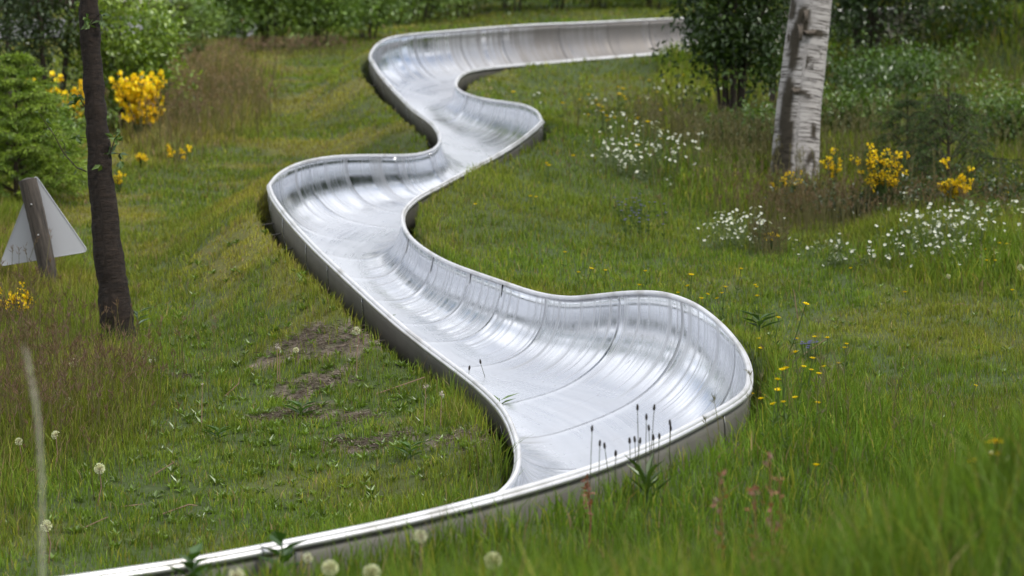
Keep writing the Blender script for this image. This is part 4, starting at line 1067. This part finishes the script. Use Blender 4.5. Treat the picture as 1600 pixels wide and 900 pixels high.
bcs([(1183, 531), (1224, 532), (1186, 542), (1200, 545), (1211, 557), (1238, 570), (1248, 580), (1258, 583), (1296, 585), (1311, 581), (1261, 593), (1207, 602), (1226, 599), (1233, 598), (1246, 602), (1214, 615), (1222, 613), (1258, 608), (1272, 611), (1230, 630), (1243, 628), (1251, 624), (1273, 634), (1277, 527), (1294, 529), (1318, 538), (1323, 544), (1173, 616), (1190, 618), (1197, 641), (1170, 650)],
    'small yellow buttercup in the patch just right of the nearest slide bend', 'buttercups right of the nearest bend')
bcs([(1060, 458), (1085, 459), (1134, 458), (1091, 468), (1131, 466), (1184, 463), (1186, 543), (1127, 449), (1180, 446)], 'small yellow buttercup just above the outer rail of the nearest bend', 'buttercups above the nearest bend')
bcs([(905, 426), (908, 423), (940, 425), (990, 445), (1010, 425), (1075, 430), (1095, 444), (1179, 447), (881, 395), (1075, 428), (832, 307), (1148, 420)], 'lone yellow buttercup in the short grass above the slide middle stretch', 'buttercups above the middle stretch')
bcs([(1420, 457), (1580, 455), (1508, 603), (1556, 380), (1537, 408), (1551, 408), (1575, 382), (1540, 390), (1587, 422), (1214, 370), (1333, 420)], 'lone yellow buttercup in the grass at the far right', 'buttercups at the far right')
r2 = np.random.RandomState(3)
def near_rail(n, x0, y0, x1, y1, sx, sy): return [(x0 + (x1 - x0) * t + r2.randn() * sx, y0 + (y1 - y0) * t + r2.randn() * sy) for t in r2.rand(n)]
bcs(near_rail(70, 730, 290, 860, 225, 22, 14), 'tiny yellow buttercup in the band along the inner bend', 'buttercups along the inner bend', 1.4)
bcs([(1010 + r2.randn() * 22, 205 + r2.randn() * 12) for _ in range(6)] + [(960 + r2.randn() * 60, 160 + r2.randn() * 18) for _ in range(34)], 'tiny yellow buttercup on the lawn between the upper bend and the leafy shrub', 'buttercups on the upper lawn', 1.6)
bcs([(690, 325), (715, 318), (747, 318), (835, 308), (771, 250), (783, 262)], 'tiny yellow buttercup in the grass inside the middle bend', 'buttercups inside the middle bend', 1.1)
bcs([(892, 746), (940, 757), (961, 730), (885, 842), (1275, 728)], 'blurred yellow buttercup in the near grass in front of the slide rail', 'buttercups in the near grass', 1.1)
# taller hawkbits in the near right corner
HK = flower_mesh('hawkbit', (.85, .62, .006), .026, .26, (.09, .10, .04), 9, .25, .5, .002)
for (px, py, s, lab) in [(1556, 692, 1.0, 'yellow double flower head standing highest in the near right corner'), (1557, 711, 1.0, 'yellow flower head directly below the highest one in the near right corner'), (1523, 722, .85, 'yellow flower left of the two stacked yellow heads, near right corner'), (1541, 783, 1.0, 'yellow flower between the stacked heads and the bottom right corner'), (1527, 847, .75, 'lowest yellow flower in the near right corner'), (1355, 826, .45, 'small faint yellow flower in the near grass, well left of the corner flowers')]:
    D_ = 6.7; x_ = (px - 800) / FPX * D_; g_ = float(gz(x_, D_)); h_ = CAMZ + (450 - py) / FPX * D_ - g_
    o_ = bpy.data.objects.new('yellow_flower', HK); COL.objects.link(o_); o_.location = (x_, D_, g_); o_.scale = (s, s, h_ / .26); tag(o_, lab, 'flower')
# small blue speedwell flowers
SPW = flower_mesh('speedwell', (.22, .22, .55), .010, .07, n=4, cup=.3)
for i in range(46):
    px, py = (992 + r2.randn() * 24, 330 + r2.randn() * 9) if i < 34 else (1262 + r2.randn() * 10, 537 + r2.randn() * 5)
    put('speedwell', SPW, px, py, 'tiny violet blue flower in the patch in the grass below the white drift' if i < 34 else 'tiny violet flower beside the buttercup patch right of the nearest bend', 'small flower', 'blue flowers in the meadow' if i < 34 else 'violet flowers beside the buttercups', .07, 1.6, rot=False)

# ------------------------------------------------------------------ dandelion clocks
def clock_parts(n=230, half=False):
    r = .021; st_ = MB(); tube(st_, [[0, 0, -.02], [.01, .004, .5], [0, 0, 1.]], [.0022, .002, .0018], 6, (.22, .13, .10), cap=False)
    hd = MB(); d = rdir(n, -.25 if half else -1); P = d * r * .25; V = []
    leaves(hd, P, d, rdir(n), r * .8, .0009, np.array([.55, .52, .48]), fold=0)
    for k in range(5):
        dd = d + rdir(n) * .35; leaves(hd, d * r * .82, dd, rdir(n), r * .26, .0012, np.array([.85, .85, .83]), fold=0)
    core = MB(); a = rdir(40); leaves(core, a * .002, a, rdir(40), .006, .003, np.array([.20, .14, .09]))
    return st_.mesh('stem', M_DRY), hd.mesh('seed_head', M_FLUFF), core.mesh('seed_core', M_DRY)
CLS = [clock_parts(), clock_parts(150), clock_parts(110, True)]; CN = [0]
def clock(px, py, h, label, sc=1., lean=(0, 0), D=None):
    p = at(px, py); 
    if D is None:
        for _ in range(8):
            y = p.y; g = float(gz((px - 800) / FPX * y, y)); yy = FPX * (CAMZ - (g - SLOPE * y) - h) / (py - 450 + FPX * SLOPE); y = .5 * y + .5 * yy; p = Vector(((px - 800) / FPX * y, y, float(gz((px - 800) / FPX * y, y))))
    else:
        x = (px - 800) / FPX * D; p = Vector((x, D, float(gz(x, D)))); h = CAMZ + (450 - py) / FPX * D - p.z
    root = thing('dandelion_clock', p, label, 'dandelion'); CN[0] += 1
    CL = CLS[2 if ('half blown' in label or 'ragged' in label) else CN[0] % 2]; sc *= .9 + .2 * rs.rand()
    root.rotation_euler = (rs.randn() * .04, rs.randn() * .04, 0)
    s = bpy.data.objects.new('stem', CL[0]); COL.objects.link(s); s.parent = root; s.scale = (1, 1, h)
    a = bpy.data.objects.new('seed_head', CL[1]); COL.objects.link(a); a.parent = root; a.location = (0, 0, h); a.scale = [sc] * 3; a.rotation_euler = (rs.rand() * 3, rs.rand() * 3, 0)
    c = bpy.data.objects.new('seed_core', CL[2]); COL.objects.link(c); c.parent = a
    return root
clock(117, 567, .16, 'round white dandelion clock in reddish grass near the foot of the dark trunk')
clock(152, 732, .14, 'white dandelion clock on the lawn at the left, middle of the three lower ones')
clock(76, 822, .13, 'lowest white dandelion clock at the left, near the bottom edge', .95)
clock(84, 680, .15, 'ragged dandelion clock in the tall grass at the left edge, on a long stem', .8)
clock(31, 690, .13, 'fluffy half blown dandelion clock closest to the left edge', .75)
clock(108, 627, .12, 'half blown dandelion clock in the reddish grass below the roundest one', .7)
clock(558, 529, .09, 'white dandelion clock on the bare patch left of the slide', .9)
clock(463, 547, .06, 'small white dandelion clock left of the one on the bare patch', .6)
clock(1590, 720, .30, 'large white dandelion clock cut by the right edge', .95, D=7.3)
clock(785, 876, .2, 'blurred dandelion clock at the bottom edge right of the centre of the rail', 1., D=7.0)
clock(648, 838, .2, 'blurred dandelion clock just below the near rail', .85, D=7.2)
clock(503, 888, .2, 'blurred dandelion clock at the bottom edge under the near rail', .95, D=7.0)
clock(478, 872, .2, 'small blurred dandelion clock beside the leafy weed at the near rail', .6, D=7.3)
clock(570, 896, .2, 'blurred dandelion clock half cut by the bottom edge', .95, D=6.9)
clock(400, 898, .2, 'blurred dandelion clock at the bottom edge, furthest left', .95, D=6.9)
clock(1482, 432, .06, 'small dandelion clock in front of the white flowers on the right', .6)
clock(1597, 418, .10, 'dandelion clock at the right edge beside the white flowers', .9)
clock(1548, 712, .27, 'pale seed head right behind the stacked yellow flowers in the near corner', .6, D=7.35)

# spent stalks with small tufts
def spent(px0, py0, px1, py1, label, col=(.26, .17, .12), r=.0022, head=.008, cat='dry stalk', name='dry_stalk', hc=(.5, .45, .38), D=None, bend=.0):
    b = at(px0, py0) if D is None else Vector(((px0 - 800) / FPX * D, D, float(gz((px0 - 800) / FPX * D, D)))); t = Vector(lift(px1, py1, b.y)) - b
    root = thing(name, b, label, cat)
    m = MB(); mid = np.array(t) * .5 + np.array([bend, 0, abs(bend) * .5]); tube(m, [[0, 0, -.02], [0, 0, .0], mid, np.array(t)], [r, r, r * .8, r * .6], 6, col); m.build('stem', M_DRY, root)
    if head:
        m = MB(); k = 26; d = rdir(k); leaves(m, np.array(t) + d * head * .2, d, rdir(k), head * 1.2, head * .3, np.array(hc)); m.build('seed_head', M_DRY, root)
    return root
for a in [(663, 668, 665, 603, 'pale dry stalk with a tuft, left one of the pair near the slide'), (688, 672, 690, 615, 'pale dry stalk with a white tuft, right one of the pair near the slide'), (648, 575, 648, 533, 'brown dry stalk standing by the slide wall above the pair'), (434, 598, 433, 541, 'tall reddish dry stalk with a small tuft on the left lawn'), (437, 596, 437, 545, 'second reddish dry stalk touching the tall one on the left lawn'), (557, 590, 558, 540, 'thin dark stalk under the dandelion clock on the bare patch'), (685, 590, 684, 555, 'short brown stalk against the slide wall'), (315, 668, 316, 600, 'upright dark dry stalk on the left lawn')]:
    spent(a[0], a[1], a[2], a[3], a[4], D=None, head=.010 if 'tuft' in a[4] else .005)
for (p0, p1, bend, lab) in [((240, 808), (308, 790), .05, 'arched reddish dry stalk lying on the lower left lawn'), ((188, 792), (215, 808), .06, 'short curved pale stalk lying left of the arched reddish one'), ((120, 830), (168, 808), .01, 'straight brown stalk lying low on the left lawn'), ((590, 615), (665, 600), .10, 'tall bent pinkish stalk on the bare ground near the slide'), ((650, 596), (662, 576), .02, 'short bent pinkish stalk beside the tall bent one'), ((1218, 572), (1276, 566), .05, 'bent brown stalk among the buttercups right of the nearest bend'), ((1246, 560), (1290, 530), .01, 'slanting brown stalk above the bent one by the buttercups'), ((350, 620), (374, 590), .03, 'curved pale dry stalk on the left lawn'), ((235, 745), (268, 720), .05, 'thin arched stalk on the left lawn above the arched reddish one'), ((1247, 500), (1240, 452), .0, 'pale upright straw in the grass right of the nearest bend'), ((1470, 482), (1510, 480), .05, 'brown arched straw in the grass at the right')]:
    spent(p0[0], p0[1], p1[0], p1[1], lab, head=0, bend=bend, r=.003, name='fallen_stalk', cat='dry stalk')

# plantain stalks with dark heads
def plantain(px, py, D, label, r=.010, grp='dark plantain heads in front of the near rail'):
    x = (px - 800) / FPX * D; b = Vector((x + rs.randn() * .012, D, float(gz(x, D)))); t = np.array(lift(px, py, D)) - np.array(b)
    root = thing('plantain', b, label, 'plantain', grp)
    m = MB(); tube(m, [[0, 0, -.02], t * .5 + np.array([rs.randn() * .006, 0, 0]), t], [.0016, .0014, .0012], 5, (.07, .075, .035)); m.build('stem', M_LEAFD, root)
    m = MB(); u = t / np.linalg.norm(t); tube(m, [t - u * .002, t + u * r * .6, t + u * r * 1.5, t + u * r * 2.3], [.003, r * .55, r * .5, .002], 8, (.018, .014, .010), jitter=.3)
    k = 16; d = rdir(k); leaves(m, np.tile(t + u * r * .7, (k, 1)), d, rdir(k), r * .8, r * .15, np.array([.05, .04, .03])); m.build('flower_head', M_DRY, root)
for i, (px, py, dy, lab) in enumerate([(925, 673, 8.9, 'dark plantain head leaning left of the tall cluster'), (937, 696, 8.85, 'dark plantain head, second from the left, low on the rail'), (945, 700, 8.8, 'dark plantain head touching the second one from the left'), (962, 712, 8.8, 'lowest dark plantain head, on the rail'), (996, 640, 8.95, 'tallest dark plantain head on the left of the cluster'), (1010, 655, 8.9, 'dark plantain head just below and between the two tallest'), (1022, 640, 9.0, 'tallest dark plantain head on the right of the cluster'), (984, 692, 8.9, 'dark plantain head at the left bottom of the cluster'), (992, 690, 8.85, 'dark plantain head right beside the one at the left bottom of the cluster'), (1000, 692, 8.9, 'dark plantain head at the centre bottom of the cluster'), (1014, 672, 8.95, 'dark plantain head in the middle of the cluster'), (1047, 664, 9.1, 'dark plantain head standing apart on the right'), (1030, 685, 9.0, 'dark plantain head low on the right of the cluster'), (1021, 687, 9.0, 'dark plantain head low, just left of the right one'), (1048, 672, 9.1, 'dark plantain head directly below the one apart on the right')]):
    plantain(px, py, dy, lab, .0075)
for (px, py, lab) in [(733, 578, 'bushy dark plantain head in front of the slide left rail'), (751, 568, 'taller dark plantain head in front of the slide left rail'), (1034, 760, 'dark plantain head in the near grass')][:2]:
    p = at(px, py + 40); plantain(px, py, p.y, lab, .009, 'dark plantain heads by the left rail')

# red sorrel in the near grass
def sorrel(px, py, D, h, label):
    x = (px - 800) / FPX * D; b = Vector((x, D, float(gz(x, D)))); h = CAMZ + (450 - py) / FPX * D - b.z
    root = thing('red_sorrel', b, label, 'sorrel', 'red sorrel plants in the near grass')
    m = MB(); tube(m, [[0, 0, -.02], [.01, 0, h * .5], [0, 0, h]], [.002, .002, .0012], 5, (.2, .08, .05)); m.build('stem', M_DRY, root)
    m = MB(); k = 26; t = .55 + .45 * rs.rand(k); leaves(m, np.stack([rs.randn(k) * .006, rs.randn(k) * .006, h * t], 1), rdir(k) + np.array([0, 0, .7]), rdir(k), .022, .009, np.array([.24, .085, .045]) * (.6 + .7 * rs.rand(k))[:, None]); m.build('leafy_spike', M_LEAF, root)
for (px, py, D, lab) in [(1202, 705, 7.0, 'tallest red sorrel spike in the near grass'), (1125, 740, 6.9, 'red sorrel left of the tallest spike'), (1178, 758, 6.8, 'short red sorrel between the other two'), (1218, 748, 6.9, 'leaning red sorrel right of the tallest spike'), (918, 745, 8.3, 'small reddish sorrel in front of the near rail')]:
    sorrel(px, py, D, .2, lab)

# broad-leaved single plants
def leafy_plant(px, py, h, n, ls, lw, col, label, D=None, up=.5, name='leafy_weed', top=None):
    b = at(px, py) if D is None else Vector(((px - 800) / FPX * D, D, float(gz((px - 800) / FPX * D, D))))
    if top: h = CAMZ + (450 - top) / FPX * D - b.z
    root = thing(name, b, label, 'weed'); col = np.array(col)
    m = MB(); tube(m, [[0, 0, -.02], [.004, 0, h * .5], [0, 0, h]], [.004, .0035, .002], 6, col * .9); m.build('stem', M_LEAF, root)
    m = MB(); k = n; t = .25 + .75 * np.arange(k) / k; a = np.arange(k) * 2.4; P = np.stack([0 * t, 0 * t, h * t], 1)
    D1 = np.stack([np.cos(a), np.sin(a), np.full(k, up)], 1); tip = P + D1 / np.linalg.norm(D1, axis=1)[:, None] * ls * .55
    leaves(m, P, D1, np.tile([0, 0, 1.], (k, 1)), ls * (.75 + .5 * rs.rand(k)), lw, col * (.75 + .5 * rs.rand(k))[:, None]); m.build('leaf', M_LEAF, root)
for a in [(214, 530, .14, 9, .10, .022, (.10, .15, .09), 'grey green soft leaved plant at the right foot of the dark trunk'), (157, 528, .06, 4, .09, .03, (.12, .22, .03), 'bright green leaf at the left foot of the dark trunk'), (1508, 368, .24, 14, .11, .026, (.13, .19, .07), 'pale leafy stalk standing left of the pair in front of the spruce'), (1545, 372, .23, 14, .10, .026, (.12, .18, .06), 'pale leafy stalk standing right of the pair in front of the spruce'),
          (1186, 520, .08, 10, .11, .035, (.04, .08, .02), 'dark green leafy weed close to the outer rail of the nearest bend'), (605, 512, .07, 8, .06, .02, (.10, .17, .02), 'bright green weed against the left wall of the slide'), (582, 430 + 60, .06, 8, .05, .02, (.08, .14, .02), 'small weed below the left wall near a stake'), (780, 650, .08, 10, .09, .014, (.10, .17, .03), 'narrow leaved weed in front of the inner bend rail'), (470, 655, .06, 10, .08, .025, (.05, .10, .02), 'dark green weed at the edge of the bare ground on the left'), (340, 690, .05, 10, .07, .02, (.06, .12, .02), 'green tuft on the left lawn'), (640, 720, .06, 10, .08, .02, (.06, .12, .02), 'green weed on the lawn left of the inner bend')]:
    leafy_plant(*a)
leafy_plant(440, 0, .20, 16, .085, .045, (.035, .085, .015), 'blurred dark leafy weed covering part of the near rail', D=7.85, up=.6, top=842)
leafy_plant(300, 0, .16, 12, .07, .04, (.04, .09, .015), 'blurred leafy weed overlapping the near rail at the lower left', D=7.6, up=.7, top=868)
leafy_plant(1010, 0, .16, 14, .10, .02, (.06, .11, .02), 'blurred narrow leaved weed in front of the near rail on the right', D=8.75, up=1.2, top=742)

# tall grass stalk close to the camera, far out of focus
p0 = Vector((-.72, 4.5, float(gz(-.72, 4.5))))
root = thing('tall_grass_stalk', p0, 'very blurred pale grass stalk close to the camera at the lower left', 'grass stalk')
Q = [p0 * 1.0, Vector(lift(66, 900, 4.5)), Vector(lift(66, 760, 4.5)), Vector(lift(60, 660, 4.5)), Vector(lift(48, 590, 4.5)), Vector(lift(38, 540, 4.5))]; Q = np.array([np.array(q) for q in Q]) - np.array(p0)
m = MB(); tube(m, Q, [.0025, .0025, .0024, .0022, .0018, .001], 8, (.36, .36, .27)); m.build('stem', M_DRY, root)
m = MB(); k = 120; t = rs.rand(k) * 3 + 1.6; i0 = np.clip(t.astype(int), 0, 4); f_ = (t - i0)[:, None]; P_ = Q[i0] * (1 - f_) + Q[i0 + 1] * f_
leaves(m, P_, rdir(k) * .5 + np.array([-.1, 0, 1.2]), rdir(k), .014, .0035, np.array([.36, .34, .26])); m.build('seed_head', M_DRY, root)

# ------------------------------------------------------------------ sign on a leaning post
DS = at(80, 458).y
post_mat = tinted('weathered_post', .85, 55, .45, .8)
def wood_mat():
    m, n, N, L = mat('weathered_wood')
    o = N('ShaderNodeOutputMaterial'); p = N('ShaderNodeBsdfPrincipled'); uv = N('ShaderNodeUVMap'); uv.uv_map = 'UVMap'
    mp = N('ShaderNodeMapping'); mp.inputs['Scale'].default_value = (5, 22, 1); L(uv.outputs[0], mp.inputs['Vector'])
    z = N('ShaderNodeTexNoise'); z.inputs['Scale'].default_value = 1; z.inputs['Detail'].default_value = 7; z.inputs['Roughness'].default_value = .65; L(mp.outputs[0], z.inputs['Vector'])
    c = N('ShaderNodeValToRGB'); e = c.color_ramp.elements; e[0].position = .34; e[0].color = (.012, .010, .008, 1); e[1].position = .66; e[1].color = (.085, .070, .058, 1); L(z.outputs['Fac'], c.inputs['Fac'])
    L(c.outputs[0], p.inputs['Base Color']); p.inputs['Roughness'].default_value = .85
    b = N('ShaderNodeBump'); b.inputs['Strength'].default_value = .8; b.inputs['Distance'].default_value = .006; L(z.outputs['Fac'], b.inputs['Height']); L(b.outputs[0], p.inputs['Normal']); L(p.outputs[0], o.inputs['Surface']); return m
M_POST = wood_mat()
base = Vector(lift(82, 470, DS)); root = thing('triangular_sign', base, 'blank grey back of a triangular sign on a leaning round wooden post', 'sign')
o0 = np.array(base)
pp = np.array([lift(84, 478, DS), lift(74, 420, DS), lift(60, 352, DS), lift(43, 281, DS)]) - o0
m = MB(); P, R = resample(pp, np.array([13.5, 13.8, 14.2, 14.5]) / FPX * DS, 40); tube(m, P, R, 22, (1, 1, 1), jitter=.04); m.build('post', M_POST, root, smooth=True)
# sign plate with rounded corners, hung on the far side of the post
def rounded(pts, r, n=7):
    out = []; k = len(pts)
    for i in range(k):
        p, a, b = np.array(pts[i], float), np.array(pts[i - 1], float), np.array(pts[(i + 1) % k], float); u = (a - p) / np.linalg.norm(a - p); v = (b - p) / np.linalg.norm(b - p)
        for t in np.linspace(0, 1, n): out.append((p + u * r) * (1 - t) ** 2 + 2 * p * t * (1 - t) + (p + v * r) * t * t)
    return np.array(out)
tri = rounded([(55, 273), (138, 393), (-1, 416)], 9)
DP = DS + 14.5 / FPX * DS + .012
V2 = np.array([lift(a, b, DP) for a, b in tri]) - o0
def plate(V2, th, y0=0):
    n = len(V2); A_ = V2 + np.array([0, y0, 0]); B_ = A_ + np.array([0, th, 0]); V = np.concatenate([A_, B_, A_.mean(0)[None], B_.mean(0)[None]])
    i = np.arange(n); j = (i + 1) % n
    return V, np.stack([i, j, j + n, i + n], 1), np.concatenate([np.stack([j, i, np.full(n, 2 * n)], 1), np.stack([i + n, j + n, np.full(n, 2 * n + 1)], 1)])
m = MB(); V, Fq, Ft = plate(V2, .003); m.add(V, Fq, (.42, .43, .46)); m.f.append(Ft); m.mi.append(np.zeros(len(Ft), int))
M_PLATE = tinted('grey_sign_back', .5, 4, .06, 0, .0, .4); m.build('sign_plate', M_PLATE, root)
c0 = (V2 - V2.mean(0))
for s_, yy in ((.0, 0),):
    # folded edge round the plate
    m = MB(); ring = np.concatenate([V2, V2[:1]]); tube(m, ring, .003, 6, (.40, .41, .44)); m.build('plate_edge', M_PLATE, root, smooth=True)
for t in (.28, .62):
    m = MB(); q = pp[3] + (pp[1] - pp[3]) * t; tube(m, [q + np.array([0, -.062, 0]), q + np.array([0, .075, 0])], .004, 8, (.3, .3, .3)); m.build('bolt', M_RAIL, root)

# ------------------------------------------------------------------ far left: road, pole, dark building
def box(m, x0, x1, y0, y1, z0, z1, col):
    V = [[x, y, z] for z in (z0, z1) for y in (y0, y1) for x in (x0, x1)]
    m.add(V, [[0, 1, 5, 4], [1, 3, 7, 5], [3, 2, 6, 7], [2, 0, 4, 6], [4, 5, 7, 6], [0, 2, 3, 1]], col)
m = MB(); XY = []
r0 = []
for t in np.linspace(-30, -3.2, 60):
    yc = 36.4 + .10 * (t + 5) + .3 * math.sin(t * .2)
    for dy in (-1.7, -.6, .6, 1.7):
        r0.append([t, yc + dy, float(gz(t, yc + dy)) + .03 + (.03 if abs(dy) < 1 else 0)])
i_, j_ = np.meshgrid(np.arange(59), np.arange(3), indexing='ij'); q_ = (i_ * 4 + j_).ravel(); m.add(r0, np.stack([q_, q_ + 4, q_ + 5, q_ + 1], 1), (.16, .16, .165))
tag(m.build('road', tinted('worn_asphalt', .9, 6, .2, .3)), kind='structure')
yb = 39.9; zb = float(gz(-4.5, yb))
root = thing('wooden_building', (-4.4, yb, zb), 'long low dark brown wooden building beyond the bushes at the top left', 'building')
MW = tinted('brown_boards', .85, 8, .3, .3)
m = MB(); box(m, -3.4, 3.4, 0, 4.5, -.6, 2.6, (.035, .022, .018)); m.build('wall', MW, root)
m = MB(); box(m, -3.7, 3.7, -.5, 5.0, 2.6, 2.75, (.10, .07, .06)); m.build('roof', MW, root)
for (xa, xb, za, zc) in [(-1.35, -.95, .13, 1.5), (-.82, -.25, .10, 1.1), (.4, .62, .1, 1.3)]:
    m = MB(); box(m, xa, xb, -.05, .02, za, zc, (.55, .52, .42)); m.build('shutter', tinted('cream_paint', .6, 5, .08), root)
pp_ = at(269, 50); root = thing('grey_pole', pp_, 'thin grey pole standing by the road at the upper left', 'pole')
m = MB(); tube(m, [[0, 0, -.05], [0, 0, 3.2]], [.035, .03], 10, (.22, .24, .27)); m.build('shaft', tinted('galvanised', .5, 12, .1, 0, .5), root)
m = MB(); tube(m, [[0, 0, 3.2], [0, 0, 3.25]], [.04, .02], 10, (.2, .2, .2)); m.build('cap', M_RAIL, root)
